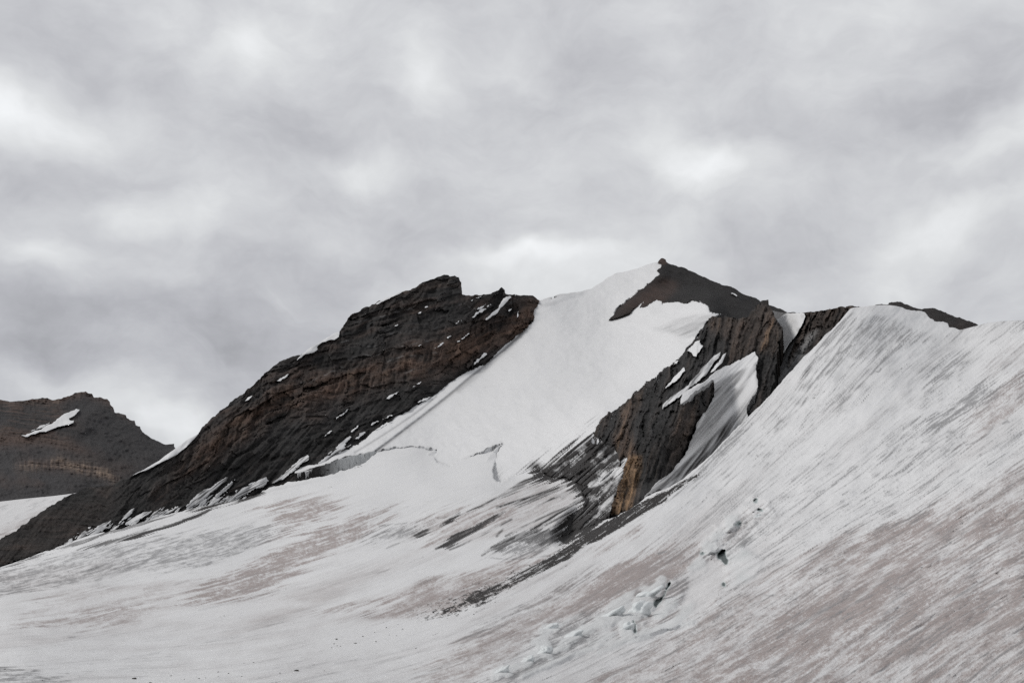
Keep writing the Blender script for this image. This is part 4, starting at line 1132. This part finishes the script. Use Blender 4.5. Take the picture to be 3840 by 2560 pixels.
tag(NG.build("ice_ground", M_ICE, 0), "dusty glacier ice close to the viewer, continuing the slope", "glacier", kind="structure")

# wide snowfield under and behind everything (out of the frame, gives the ground its bounce light)
n = 40
xs = np.linspace(-7000, 7000, n + 1)
X, Y = np.meshgrid(xs, xs)
Z = -60 + 0 * X + 18 * perlin(X / 900, Y / 900, .3)
idx = np.arange((n + 1) ** 2).reshape(n + 1, n + 1)
qd = np.stack([idx[:-1, :-1], idx[:-1, 1:], idx[1:, 1:], idx[1:, :-1]], -1).reshape(-1, 4)
tag(make_mesh("snowfield", np.stack([X, Y, Z], -1).reshape(-1, 3), qd, M_SNOW), "wide snow covered ground around the glacier", "snowfield", kind="structure")


# ------------------------------------------------------------------ snow patches and ice tongues lying on the rock
def patch(L, poly, label, name="snow_patch", thick=1.2, group=None, grey=0.0, rgh=.12, seed=0, s=2.0, ang=None, cat="snow patch", minlen=6, db=0.0, torn=0.0):
    q = Layer(rough(poly, rgh, minlen, True, 4, seed), None, s, 3)
    q.D = bil(L._min, (q.U - L.us[0]) / L.s, (q.V - L.vs[0]) / L.s)
    r = max(1, 4 / s)
    prof = box(q.ins.astype(float), r)
    q.D = q.D - thick * (.35 + .65 * prof)
    z = np.zeros(q.U.shape)
    a = math.radians(ang or 30)
    st = unit(fbm((q.U * math.sin(a) + q.V * math.cos(a)) / 7, (q.U * math.cos(a) - q.V * math.sin(a)) / 120, seed * 1.7, 3))
    if torn:
        fade = box(q.ins.astype(float), 3 / s)
        keep = st + 2.2 * (fade - .5) > -1.6 + 2.2 * torn
        if (q.ins & keep).sum() > 12:
            q.ins = q.ins & keep
    q.A = dict(dirt=z, grey=np.clip(grey * (1 + .5 * st), 0, .85) + z, debris=np.clip(db * sstep(.1, 1.2, st), 0, 1) + z, ice=z)
    o = q.build(name, M_SNOW if grey < .2 else M_ICE, .03, drop=False)
    return tag(o, label, cat, group)


def near_env(L, r=2):
    d = L.D.copy()
    for ax in (0, 1):
        e = d.copy()
        for k in range(1, r + 1):
            e = np.minimum(e, np.minimum(np.roll(d, k, ax), np.roll(d, -k, ax)))
        d = e
    L._min = box(d, 2)


for L in (RG, BU, RT, PK, FM):
    near_env(L)

patch(FM, R1([(130, 580), (170, 588), (200, 575), (250, 560), (300, 555), (370, 525), (420, 515), (480, 495), (482, 480), (455, 478), (450, 465), (490, 445), (515, 420), (520, 410), (500, 404), (440, 430), (390, 460), (330, 505), (270, 540), (200, 562)]),
      "white wedge of snow below the notched top of the distant mountain", thick=4, seed=1)
patch(FM, R1([(200, 550), (260, 515), (330, 490), (300, 510), (250, 535)]), "faint thin snow streak above the white wedge on the distant mountain", thick=3, seed=2, grey=.35)
# strips of snow along the skyline of the left ridge
patch(RG, R1([(855, 845), (950, 795), (1050, 735), (1150, 660), (1230, 600), (1296, 566), (1250, 620), (1180, 682), (1160, 700), (1050, 755), (950, 808)]), "long narrow snow strip on the skyline low on the dark ridge", thick=2.5, seed=3, rgh=.04)
patch(RG, R2([(175, 630), (225, 580), (300, 530), (360, 492), (422, 462), (425, 490), (400, 508), (330, 522), (296, 548), (300, 565), (270, 585), (230, 592)]), "white snow pocket on the skyline at the step in the ridge", thick=2.5, seed=4, rgh=.08)
patch(RG, R2([(640, 296), (690, 265), (770, 232), (800, 222), (770, 243), (700, 275), (655, 300)]), "thin snow sliver on the skyline just below the ridge's blocky top", thick=2.5, seed=5, rgh=.05)
# the couloir and its neighbours near the ridge's right end
patch(RG, R2([(1268, 412), (1290, 380), (1330, 345), (1365, 320), (1380, 285), (1410, 255), (1480, 240), (1440, 258), (1410, 285), (1395, 305), (1370, 330), (1345, 360), (1300, 390)]), "forked white snow couloir near the right end of the dark ridge", thick=1.6, seed=6, ang=48, torn=.35)
dashes = [
    [(1185, 280), (1220, 262), (1285, 245), (1240, 262), (1200, 280)], [(1238, 330), (1262, 312), (1290, 298), (1265, 322)], [(1203, 375), (1235, 345), (1275, 325), (1330, 298), (1290, 330), (1245, 355)],
    [(1110, 412), (1128, 396), (1150, 392), (1122, 410)], [(1408, 348), (1425, 330), (1440, 322), (1425, 345)], [(1472, 380), (1474, 355), (1478, 338), (1481, 360)],
    [(988, 560), (1010, 542), (1042, 525), (1015, 548)], [(1120, 522), (1150, 498), (1193, 470), (1160, 500)], [(1060, 498), (1075, 486), (1087, 484), (1070, 498)], [(890, 544), (905, 536), (915, 537), (900, 545)],
    [(885, 357), (900, 345), (912, 342), (898, 354)], [(930, 320), (942, 311), (950, 312), (938, 320)], [(752, 430), (765, 420), (775, 417), (762, 428)],
    [(695, 858), (730, 830), (770, 812), (800, 798), (765, 825), (720, 855)], [(840, 798), (880, 770), (930, 733), (905, 760), (865, 785)], [(388, 985), (430, 950), (484, 914), (445, 950), (410, 975)],
    [(675, 980), (710, 958), (750, 943), (715, 965)], [(340, 1075), (360, 1052), (385, 1042), (365, 1060)], [(605, 1008), (625, 993), (660, 985), (630, 1002)],
    [(60, 750), (90, 732), (130, 710), (100, 735), (75, 750)], [(1218, 655), (1240, 620), (1270, 595), (1297, 583), (1275, 612), (1245, 640)],
    [(875, 890), (900, 865), (970, 842), (920, 870)], [(515, 1090), (545, 1065), (580, 1048), (560, 1068), (530, 1090)], [(485, 1062), (515, 1030), (540, 1008), (525, 1030), (500, 1055)],
    [(640, 1040), (690, 1010), (740, 990), (700, 1018)],
]
for i, d in enumerate(dashes):
    patch(RG, R2(d), "thin white snow dash lying along a ledge of the dark ridge face", thick=1.4, group="thin snow dashes on the dark ridge face", seed=20 + i, s=1.6, rgh=.25, ang=32, torn=.45, minlen=4)
patch(RG, R1([(1598, 358), (1615, 335), (1652, 318), (1635, 335)]), "single small snow spot high on the left skyline slope of the ridge", thick=1.4, seed=50, s=1.8)
# thin broken snow lines following the beds
# tongues of ice running up the ridge's foot
tongues = [
    ("pale ice tongue at the foot of the ridge beside the snow face", R2([(300, 1240), (350, 1190), (420, 1130), (490, 1072), (500, 1078), (470, 1110), (455, 1140), (500, 1118), (495, 1128), (440, 1160), (380, 1195), (320, 1240)]), .12, 35),
    ("pointed white ice tongue at the ridge foot above the grey ice cliff", R2([(30, 1350), (80, 1310), (150, 1245), (200, 1205), (250, 1185), (245, 1215), (200, 1240), (170, 1275), (130, 1300), (90, 1330)]), .15, 38),
    ("wide streaked ice tongue in the middle of the ridge foot", R1([(1200, 1050), (1260, 990), (1340, 930), (1420, 885), (1490, 850), (1475, 880), (1420, 925), (1360, 970), (1310, 1010), (1290, 1030), (1240, 1045)]), .4, 38),
    ("thin dirty ice streak right of the widest ice tongue", R1([(1400, 980), (1450, 930), (1540, 850), (1560, 840), (1520, 890), (1460, 950), (1430, 985)]), .55, 42),
    ("bright striped ice tongue low on the ridge next to the boulder-dark slope", R1([(1530, 975), (1580, 930), (1650, 885), (1742, 850), (1760, 880), (1690, 920), (1640, 940), (1600, 968), (1540, 990)]), .3, 28),
    ("narrow slanting ice rib in the lower ridge foot", R1([(765, 1165), (800, 1120), (850, 1065), (885, 1038), (870, 1070), (830, 1125), (790, 1165)]), .35, 45),
    ("white ice rib with dark edges right of the narrow slanting rib", R1([(810, 1165), (850, 1125), (920, 1090), (995, 1070), (960, 1100), (900, 1135), (850, 1165)]), .15, 32),
    ("lowest pale ice tongue on the left part of the ridge foot", R1([(560, 1232), (600, 1190), (660, 1160), (735, 1125), (720, 1145), (690, 1180), (740, 1150), (720, 1180), (650, 1210), (600, 1232)]), .2, 32),
    ("small dirty ice streak between two pale tongues of the ridge foot", R1([(1000, 1110), (1060, 1075), (1150, 1040), (1200, 1020), (1160, 1055), (1080, 1090)]), .45, 28),
]
for i, (lb, poly, g_, an) in enumerate(tongues):
    patch(RG, poly, lb, "ice_tongue", 2.0, grey=g_, seed=60 + i, ang=an, cat="ice tongue", rgh=.15, db=.6, torn=.75, s=1.6)
fl = np.array(smooth_line(foot_line, 1)); cs = np.r_[0, np.cumsum(np.hypot(*np.diff(fl, axis=0).T))]
rr = random.Random(77)
for i in range(44):
    c_ = rr.uniform(.25, .98) * cs[-1]
    x0 = np.interp(c_, cs, fl[:, 0]); y0 = np.interp(c_, cs, fl[:, 1])
    an = math.radians(rr.uniform(30, 44)); L_ = rr.uniform(26, 95); w_ = rr.uniform(4, 9)
    dx, dy = math.cos(an), -math.sin(an)
    poly = [(x0 - 8 * dx, y0 - 8 * dy + 2), (x0 + L_ * .4 * dx - w_ * .5 * dy * -1, y0 + L_ * .4 * dy - w_ * .5), (x0 + L_ * dx, y0 + L_ * dy), (x0 + L_ * .5 * dx, y0 + L_ * .5 * dy + w_ * .6), (x0 + w_, y0 + 6)]
    patch(RG, poly, "thin dirty ice streak running up from the ice onto the foot of the dark ridge", "ice_streak", 1.2, group="thin ice streaks along the ridge foot", grey=rr.uniform(.2, .6), seed=300 + i, ang=math.degrees(an), cat="ice streak", rgh=.2, db=.5, torn=.5, s=1.8)
# buttress
patch(BU, R3([(752, 545), (775, 520), (800, 495), (817, 488), (820, 512), (832, 518), (800, 570), (785, 568), (775, 550)]), "ragged white snow patch high on the left edge of the buttress", thick=2, seed=80, rgh=.2)
patch(BU, R3([(638, 732), (665, 700), (700, 660), (738, 622), (743, 640), (720, 668), (665, 715)]), "narrow white snow streak on the black left shoulder of the buttress", thick=1.6, seed=81)
patch(BU, R3([(633, 830), (640, 798), (690, 757), (740, 725), (780, 683), (830, 622), (885, 565), (918, 548), (905, 580), (860, 640), (800, 700), (760, 728), (700, 775), (660, 805)]), "long curved grey ice chute down the middle of the buttress", "ice_chute", 1.8, grey=.33, seed=82, ang=48, cat="ice chute", db=.4, torn=.4)
patch(BU, R3([(868, 648), (890, 615), (920, 580), (946, 548), (935, 580), (915, 610), (885, 642)]), "short bright snow streak beside the top of the grey ice chute", thick=1.8, seed=83)
patch(BU, R3([(283, 990), (288, 965), (296, 975), (300, 995), (290, 998)]), "tiny snow fleck at the lower left corner of the buttress, nearer the snow face", thick=1.5, seed=84)
patch(BU, R3([(308, 998), (318, 970), (322, 985), (314, 1000)]), "tiny snow fleck at the lower left corner of the buttress, nearer the brown rock", thick=1.5, seed=85)
patch(BU, R3([(690, 605), (700, 592), (712, 590), (704, 604)]), "small white snow spot on the black upper left edge of the buttress", thick=1.5, seed=86)
# saddle right of the pinnacle
patch(RT, R3([(1180, 400), (1210, 380), (1240, 358), (1285, 357), (1325, 358), (1333, 375), (1312, 425), (1285, 470), (1262, 498), (1240, 530), (1215, 565), (1192, 595), (1180, 560), (1185, 480)]), "bright white snow saddle between the rock pinnacle and the rock band", thick=2.2, seed=87, rgh=.08)
patch(PK, R3([(966, 262), (975, 258), (1000, 272), (996, 277)]), "tiny snow spot on the dark right slope of the pointed summit", thick=2, seed=88)
patch(RT, R4([(500, 277), (520, 268), (560, 264), (600, 258), (640, 262), (560, 276)]), "white snow cap over the right end of the rock band", thick=2.0, seed=89, rgh=.05)

# ------------------------------------------------------------------ grey ice cliff under the snow face
up = R2([(60, 1335), (120, 1312), (180, 1290), (280, 1258), (360, 1234), (440, 1206), (520, 1186), (620, 1163), (660, 1160)])
lo = R2([(130, 1343), (200, 1335), (280, 1322), (400, 1300), (470, 1276), (560, 1240), (640, 1184)])
CL = Layer(rough(up, .06, 6, cap=3, seed=90) + rough(lo[::-1], .08, 6, cap=3, seed=91), None, 2.0)
CL.D = SN.at(CL.U, np.minimum(CL.V, np.interp(CL.U, [p[0] for p in up], [p[1] for p in up]))) - 2.5
cu, cv = CL.U, CL.V
col = fbm(cu / 9, cv / 60, 2.7, 4, .6)
CL.D -= col * 1.2
dk = sstep(1330, 1170, cu)
CL.A = dict(dirt=0 * cu, grey=np.clip(.45 + .5 * col, 0, .85), debris=np.clip(sstep(.15, .6, col) * .6 + dk * .75 + .35 * sstep(.35, .6, fbm(cu / 40, cv / 12, 1.0, 3)), 0, 1), ice=.12 + 0 * cu)
tag(CL.build("ice_cliff", M_ICE, .02), "low grey ice wall with dark stripes below the left end of the snow face", "ice cliff")


# ------------------------------------------------------------------ loose rocks, ice blocks
def rock_mesh(name, mat, seed, squash=(1, .8, .55), sub=3, jag=.35, chops=14):
    import bmesh
    bm = bmesh.new()
    bmesh.ops.create_icosphere(bm, subdivisions=sub, radius=1)
    v = np.array([p.co[:] for p in bm.verts])
    r = np.random.default_rng(seed)
    # chop with random planes so that it gets flat broken faces
    for _ in range(chops):
        nrm = r.normal(size=3); nrm /= np.linalg.norm(nrm)
        h = r.uniform(.55, .92)
        d = v @ nrm
        k = d > h
        v[k] -= np.outer(d[k] - h, nrm)
    n_ = fbm(v[:, 0] * 1.3 + seed, v[:, 1] * 1.3, 0, 3) + perlin(v[:, 2] * 1.5 + seed, v[:, 0] * 1.5)
    v *= (1 + jag * .5 * n_)[:, None]
    v *= np.array(squash)
    for p, c in zip(bm.verts, v):
        p.co = c
    me = bpy.data.meshes.new(name); bm.to_mesh(me); bm.free()
    me.materials.append(mat)
    return me


def stone_material():
    m = NT("boulder_rock")
    a = m.noise(3, 6, .7); b = m.noise(14, 4, .6)
    c = m.mix(a, (.035, .031, .029), (.085, .074, .066))
    m.l(c, m.b.inputs["Base Color"]); m.b.inputs["Roughness"].default_value = .85
    m.bump(b, .5, .03)
    return m.m


M_STONE = stone_material()


def gpoint(u, v):
    return world(u, v, GL.at(u, v))


def boulder(u, v, wpx, hpx, label, group=None, seed=0, me=None):
    d = float(GL.at(u, v)); p = gpoint(u, v); k = d / F
    o = bpy.data.objects.new("boulder", me or rock_mesh("boulder", M_STONE, seed))
    w_ = wpx * k / 2
    o.scale = (w_, w_ * .8, hpx * k * .95)
    o.rotation_euler = (random.uniform(-.1, .1), random.uniform(-.15, .15), random.uniform(0, .6))
    o.location = (p[0], p[1], p[2] + hpx * k * .12)
    COL.objects.link(o)
    return tag(o, label, "boulder", group)


protos = [rock_mesh("small_boulder", M_STONE, 100 + i, sub=2) for i in range(6)]
P5 = lambda x, y: R5([(x, y)])[0]
P6 = lambda x, y: R6([(x, y)])[0]
boulder(*P5(910, 1347), 19, 9, "dark flat boulder on the snow at the very bottom edge, largest at the left", seed=1)
boulder(*P5(2013, 1293), 20, 9, "long dark boulder lying on white snow near the bottom, right of the flat boulder", seed=2)
boulder(*P5(1021, 1373), 11, 5, "small dark boulder cut by the bottom edge, next to the flat boulder", seed=3)
boulder(*P5(31, 1282), 9, 5, "small dark boulder on grey ice in the lower left corner", seed=4)
boulder(*P5(2283, 1079), 11, 6, "dark boulder alone on white snow above the lower scatter of stones", seed=5)
boulder(*P6(240, 1286), 13, 5, "slanting dark boulder in the clean snow below the moraine's tail", seed=6)
small = [P5(x, y) for x, y in ((1655, 1240), (1350, 1345), (1395, 1340), (287, 1358), (335, 1350), (2250, 1135), (2310, 1125), (1720, 1235), (1550, 1310), (1480, 1330), (1900, 1308), (1160, 1325), (1640, 1330), (1940, 737), (1480, 1300), (2130, 1250), (2200, 1290), (1250, 1350))] + \
    [P6(x, y) for x, y in ((110, 1260), (115, 1303), (380, 1276), (520, 1235), (530, 1158), (95, 1290), (370, 1213), (290, 1240), (730, 1125), (760, 1110), (620, 1120), (690, 1140), (470, 1230), (830, 1095), (900, 1085), (660, 1095), (1035, 883), (925, 460), (780, 1090), (560, 1190), (450, 1180), (650, 1320))]
for i, (u, v) in enumerate(small):
    s_ = random.uniform(4.5, 8)
    boulder(u, v, s_, s_ * .55, "small dark stone lying loose on the pale glacier snow", "small stones scattered on the glacier", me=protos[i % 6])

# rubble of the moraine stripe: countless stones, one object
w = np.clip(mor * (GL.V < 2420), 0, 1) * .8 + wide * speck * .35
w = w * GL.ins
w[(GL.V > 2440) | (GL.U < 1450)] = 0
pr = (w / w.sum()).ravel()
NS = 5200
pick = rng.choice(len(pr), NS, p=pr)
uu = GL.U.ravel()[pick] + rng.uniform(-1.5, 1.5, NS); vv = GL.V.ravel()[pick] + rng.uniform(-1.5, 1.5, NS)
bp = gpoint(uu, vv); kk = GL.at(uu, vv) / F
ico = rock_mesh("tmp", M_STONE, 5, sub=1, jag=.5)
iv = np.array([p.co[:] for p in ico.vertices]); it = np.array([list(p.vertices) for p in ico.polygons])
bpy.data.meshes.remove(ico)
sz = (rng.pareto(2.6, NS) * 1.3 + 1.0).clip(0, 5.0) * kk
an = rng.uniform(0, 2 * np.pi, NS)
rot = np.stack([np.cos(an), -np.sin(an), np.sin(an), np.cos(an)], -1).reshape(-1, 2, 2)
vx = np.einsum('nij,kj->nki', rot, iv[:, :2])
allv = np.concatenate([vx, np.broadcast_to(iv[None, :, 2:], (NS, len(iv), 1))], -1) * sz[:, None, None] + bp[:, None]
allf = (it[None] + (np.arange(NS) * len(iv))[:, None, None]).reshape(-1, 3)
tag(make_mesh("rubble", allv.reshape(-1, 3), allf, M_STONE, smooth=False), "dark rubble strewn along the curved moraine stripe on the ice", "rubble", kind="stuff")


def block_material():
    m = NT("block_ice")
    a = m.noise(.8, 5, .6); b = m.noise(4, 5, .6)
    c = m.mix(a, (.80, .81, .815), (.68, .73, .735))
    m.l(c, m.b.inputs["Base Color"]); m.b.inputs["Roughness"].default_value = .5
    m.bump(b, .35, .15)
    return m.m


M_BLOCK = block_material()


def ice_block(u, v, wpx, hpx, tilt, label, seed):
    d = float(GL.at(u, v)); k = d / F
    p = world(u, v, d)
    o = bpy.data.objects.new("ice_block", rock_mesh("ice_block", M_BLOCK, seed, (1, .9, .8), 4, .9, chops=3))
    for q in o.data.polygons:
        q.use_smooth = True
    o.scale = (wpx * k / 2, wpx * k * .45, hpx * k * .62)
    o.rotation_euler = (0, -math.radians(tilt), random.uniform(-.4, .4))
    o.location = (p[0], p[1] + hpx * k * .2, p[2] + hpx * k * .05)
    COL.objects.link(o)
    return tag(o, label, "ice block")


ice_block(*P6(1240, 1480), 62, 34, 25, "rounded white ice block lowest in the broken ice near the bottom", 201)
ice_block(*P6(2170, 1075), 85, 66, 35, "pale blue-green ice block leaning against the long crevasse", 202)
ice_block(*P6(2080, 1190), 60, 40, 25, "white wedge of ice below the blue-green block", 203)
ice_block(*P6(1990, 1095), 100, 40, 30, "broad white ice hump left of the blue-green block", 204)
ice_block(*P6(2230, 960), 110, 40, 35, "lumpy white ice crest above the long crevasse's left side", 205)
ice_block(*P6(1720, 1235), 80, 30, 25, "low white ice hump in the middle of the broken ice", 206)
ice_block(*P6(1560, 1185), 70, 24, 20, "flat white ice slab on the upper left of the broken ice", 207)
ice_block(*P6(1530, 1350), 56, 40, 30, "upright white ice lump above the lowest rounded block", 208)
ice_block(*P6(1415, 1405), 50, 30, 30, "small white ice lump beside the lowest rounded block", 209)
ice_block(*R7([(725, 385)])[0], 34, 16, 10, "small cream ice slab below the highest little crevasse", 210)

# ------------------------------------------------------------------ light
SUN_EL, SUN_AZ = math.radians(44), math.radians(282)     # azimuth clockwise from +Y
sd_ = bpy.data.lights.new("sun", 'SUN'); sd_.energy = 1.4; sd_.angle = math.radians(14); sd_.color = (1, .97, .93)
so = bpy.data.objects.new("sun", sd_)
dirv = np.array([math.sin(SUN_AZ) * math.cos(SUN_EL), math.cos(SUN_AZ) * math.cos(SUN_EL), math.sin(SUN_EL)])
from mathutils import Vector
so.rotation_euler = Vector(-dirv).to_track_quat('-Z', 'Y').to_euler()
COL.objects.link(so)

w = bpy.data.worlds.new("World"); scene.world = w; w.use_nodes = True
t = w.node_tree
bg = t.nodes["Background"]
N = t.nodes.new


def wmath(op, a, b=0.0, c=0.0, clamp=False):
    nd = N("ShaderNodeMath"); nd.operation = op; nd.use_clamp = clamp
    for i, x in enumerate((a, b, c)):
        if isinstance(x, (int, float)):
            nd.inputs[i].default_value = x
        else:
            t.links.new(x, nd.inputs[i])
    return nd.outputs[0]


def wvec(op, a, b=None, scale=None):
    nd = N("ShaderNodeVectorMath"); nd.operation = op
    for i, x in enumerate((a, b)):
        if x is None:
            continue
        if isinstance(x, tuple):
            nd.inputs[i].default_value = x
        else:
            t.links.new(x, nd.inputs[i])
    if scale is not None:
        nd.inputs["Scale"].default_value = scale
    return nd


sky = N("ShaderNodeTexSky"); sky.sky_type = 'NISHITA'; sky.sun_disc = False
sky.sun_elevation = SUN_EL; sky.sun_rotation = SUN_AZ; sky.altitude = 4500
geo = N("ShaderNodeTexCoord").outputs["Generated"]
sep = N("ShaderNodeSeparateXYZ"); t.links.new(geo, sep.inputs[0])


def wnoise(scale, detail, rough_, off, vec):
    nd = N("ShaderNodeTexNoise"); nd.inputs["Scale"].default_value = scale; nd.inputs["Detail"].default_value = detail; nd.inputs["Roughness"].default_value = rough_
    a = wvec('ADD', vec, off).outputs[0]
    t.links.new(a, nd.inputs["Vector"])
    return nd


# cloud deck seen in perspective: direction projected on a layer overhead
den = wmath('ADD', wmath('MAXIMUM', sep.outputs[2], 0.0), .22)
deck = N("ShaderNodeCombineXYZ")
t.links.new(wmath('DIVIDE', sep.outputs[0], den), deck.inputs[0]); t.links.new(wmath('DIVIDE', sep.outputs[1], den), deck.inputs[1])
wn1 = wnoise(7.0, 4, .52, (3.1, 1.7, .4), geo)
wv = wvec('SUBTRACT', wn1.outputs["Color"], (.5, .5, .5)).outputs[0]
warped = wvec('ADD', geo, wvec('SCALE', wv, scale=.13).outputs[0]).outputs[0]
n_big = wnoise(1.5, 5, .5, (.3, 4.2, 1.1), deck.outputs[0]).outputs["Fac"]
n_fine = wnoise(4.0, 6, .58, (7.3, 2.2, 0), deck.outputs[0]).outputs["Fac"]
n_soft = wnoise(5.5, 8, .6, (1.3, 2.9, 5), wvec('MULTIPLY', warped, (1.0, 1.0, 1.9)).outputs[0]).outputs["Fac"]

blobs = [  # x, y, rx, ry on the photograph's 2352 px wide view of the sky, brightness
    (50, 285, 130, 60, .17), (560, 85, 70, 60, .09), (985, 205, 55, 70, .11), (840, 390, 110, 36, .12), (1610, 400, 120, 50, .17), (1500, 330, 60, 60, .07), (1500, 50, 110, 60, .06), (1240, 610, 160, 36, .15),
    (300, 515, 80, 40, .09), (430, 500, 50, 60, .06), (2200, 520, 170, 42, .13), (2040, 640, 120, 50, .09), (2260, 385, 100, 36, .09), (100, 620, 80, 45, .10), (370, 975, 120, 36, .13), (2320, 300, 70, 60, .06), (100, 880, 120, 22, .04), (300, 930, 150, 16, .04), (250, 800, 420, 110, -.06), (1000, 700, 300, 60, .02), (150, 700, 100, 30, .05),
    (1800, 60, 400, 50, .03), (300, 60, 60, 120, .04), (1120, 130, 160, 90, .04), (460, 440, 120, 60, .04),
    (1350, 480, 210, 90, -.09), (700, 290, 160, 130, -.045), (2170, 130, 140, 90, -.085), (2150, 265, 170, 45, -.075), (1750, 280, 170, 60, -.06), (110, 130, 120, 80, -.07), (620, 600, 380, 60, -.06), (150, 440, 170, 70, -.10),
    (300, 740, 320, 60, -.07), (640, 720, 220, 90, -.05), (1050, 560, 160, 40, -.05), (400, 210, 110, 160, -.035), (1290, 180, 90, 160, -.025), (1800, 540, 200, 50, -.05), (130, 820, 240, 34, -.07), (560, 850, 120, 60, -.04), (1950, 730, 300, 30, -.03),
]
acc = None
for bx_, by_, rx, ry, am in blobs:
    am = am * 1.25 if am > .08 else am
    c0 = world(bx_ * PW / 2352, by_ * PW / 2352, 1.0) - np.array([0, 0, EYE]); c0 = c0 / np.linalg.norm(c0)
    rt = np.cross(c0, [0, 0, 1]); rt /= np.linalg.norm(rt); upv = np.cross(rt, c0)
    f_ = 2352 * LENS / 36
    a = wvec('DOT_PRODUCT', warped, tuple(rt * f_ / rx)).outputs["Value"]
    b = wvec('DOT_PRODUCT', warped, tuple(upv * f_ / ry)).outputs["Value"]
    # softened, recentred gaussian
    r2 = wmath('MULTIPLY_ADD', a, a, wmath('MULTIPLY', b, b))
    e_ = wmath('POWER', .40, r2)
    acc = wmath('MULTIPLY', e_, am) if acc is None else wmath('MULTIPLY_ADD', e_, am, acc)
front = wmath('MULTIPLY_ADD', sep.outputs[1], 4.0, -.8, clamp=True)
acc = wmath('MULTIPLY', acc, wmath('MULTIPLY', front, 1.45))
val = wmath('ADD', acc, wmath('MULTIPLY_ADD', n_big, .34, -.17))
val = wmath('ADD', val, wmath('MULTIPLY_ADD', n_fine, .22, -.11))
n_mid = wnoise(13.0, 6, .6, (5.3, .9, 2), wvec('MULTIPLY', warped, (1.0, 1.0, 1.8)).outputs[0]).outputs["Fac"]
n_soft = wmath('MULTIPLY_ADD', wmath('SUBTRACT', n_soft, .5), 1.7, .5, clamp=True)
val = wmath('ADD', val, wmath('MULTIPLY_ADD', n_mid, .20, -.10))
val = wmath('MULTIPLY', wmath('ADD', val, wmath('MULTIPLY_ADD', n_soft, .30, -.15)), 1.35)
# overcast luminance; unseen sky overhead is darkened so the sun shapes the relief
zen = wmath('MULTIPLY_ADD', wmath('MAXIMUM', sep.outputs[2], 0.0), .12, .585)
zen = wmath('MULTIPLY', zen, wmath('MULTIPLY_ADD', wmath('MULTIPLY_ADD', sep.outputs[2], 4.0, -2.0, clamp=True), -.45, 1.0))
lum = wmath('MULTIPLY', wmath('ADD', val, 1.0), zen)
ramp = N("ShaderNodeMix"); ramp.data_type = 'RGBA'
tint = N("ShaderNodeMix"); tint.data_type = 'RGBA'
ti = [i for i in tint.inputs if i.enabled]
t.links.new(wmath('MULTIPLY_ADD', val, 2.5, .5, clamp=True), ti[0]); ti[1].default_value = (.975, .985, 1.04, 1); ti[2].default_value = (.982, 1.0, 1.014, 1)
cl = N("ShaderNodeVectorMath"); cl.operation = 'SCALE'
t.links.new([o for o in tint.outputs if o.enabled][0], cl.inputs[0]); t.links.new(wmath('MULTIPLY', lum, 10.0), cl.inputs["Scale"])
mx = N("ShaderNodeMix"); mx.data_type = 'RGBA'
mi = [i for i in mx.inputs if i.enabled]
mi[0].default_value = .97
t.links.new(sky.outputs[0], mi[1]); t.links.new(cl.outputs[0], mi[2])
t.links.new([o for o in mx.outputs if o.enabled][0], bg.inputs["Color"])
bg.inputs["Strength"].default_value = .1

# ------------------------------------------------------------------ colour management
vs = scene.view_settings
scene.display_settings.display_device = 'sRGB'
vs.view_transform = 'Standard'; vs.look = 'None'; vs.exposure = 0.0; vs.gamma = 1.0; vs.use_curve_mapping = False
scene.cycles.use_denoising = False
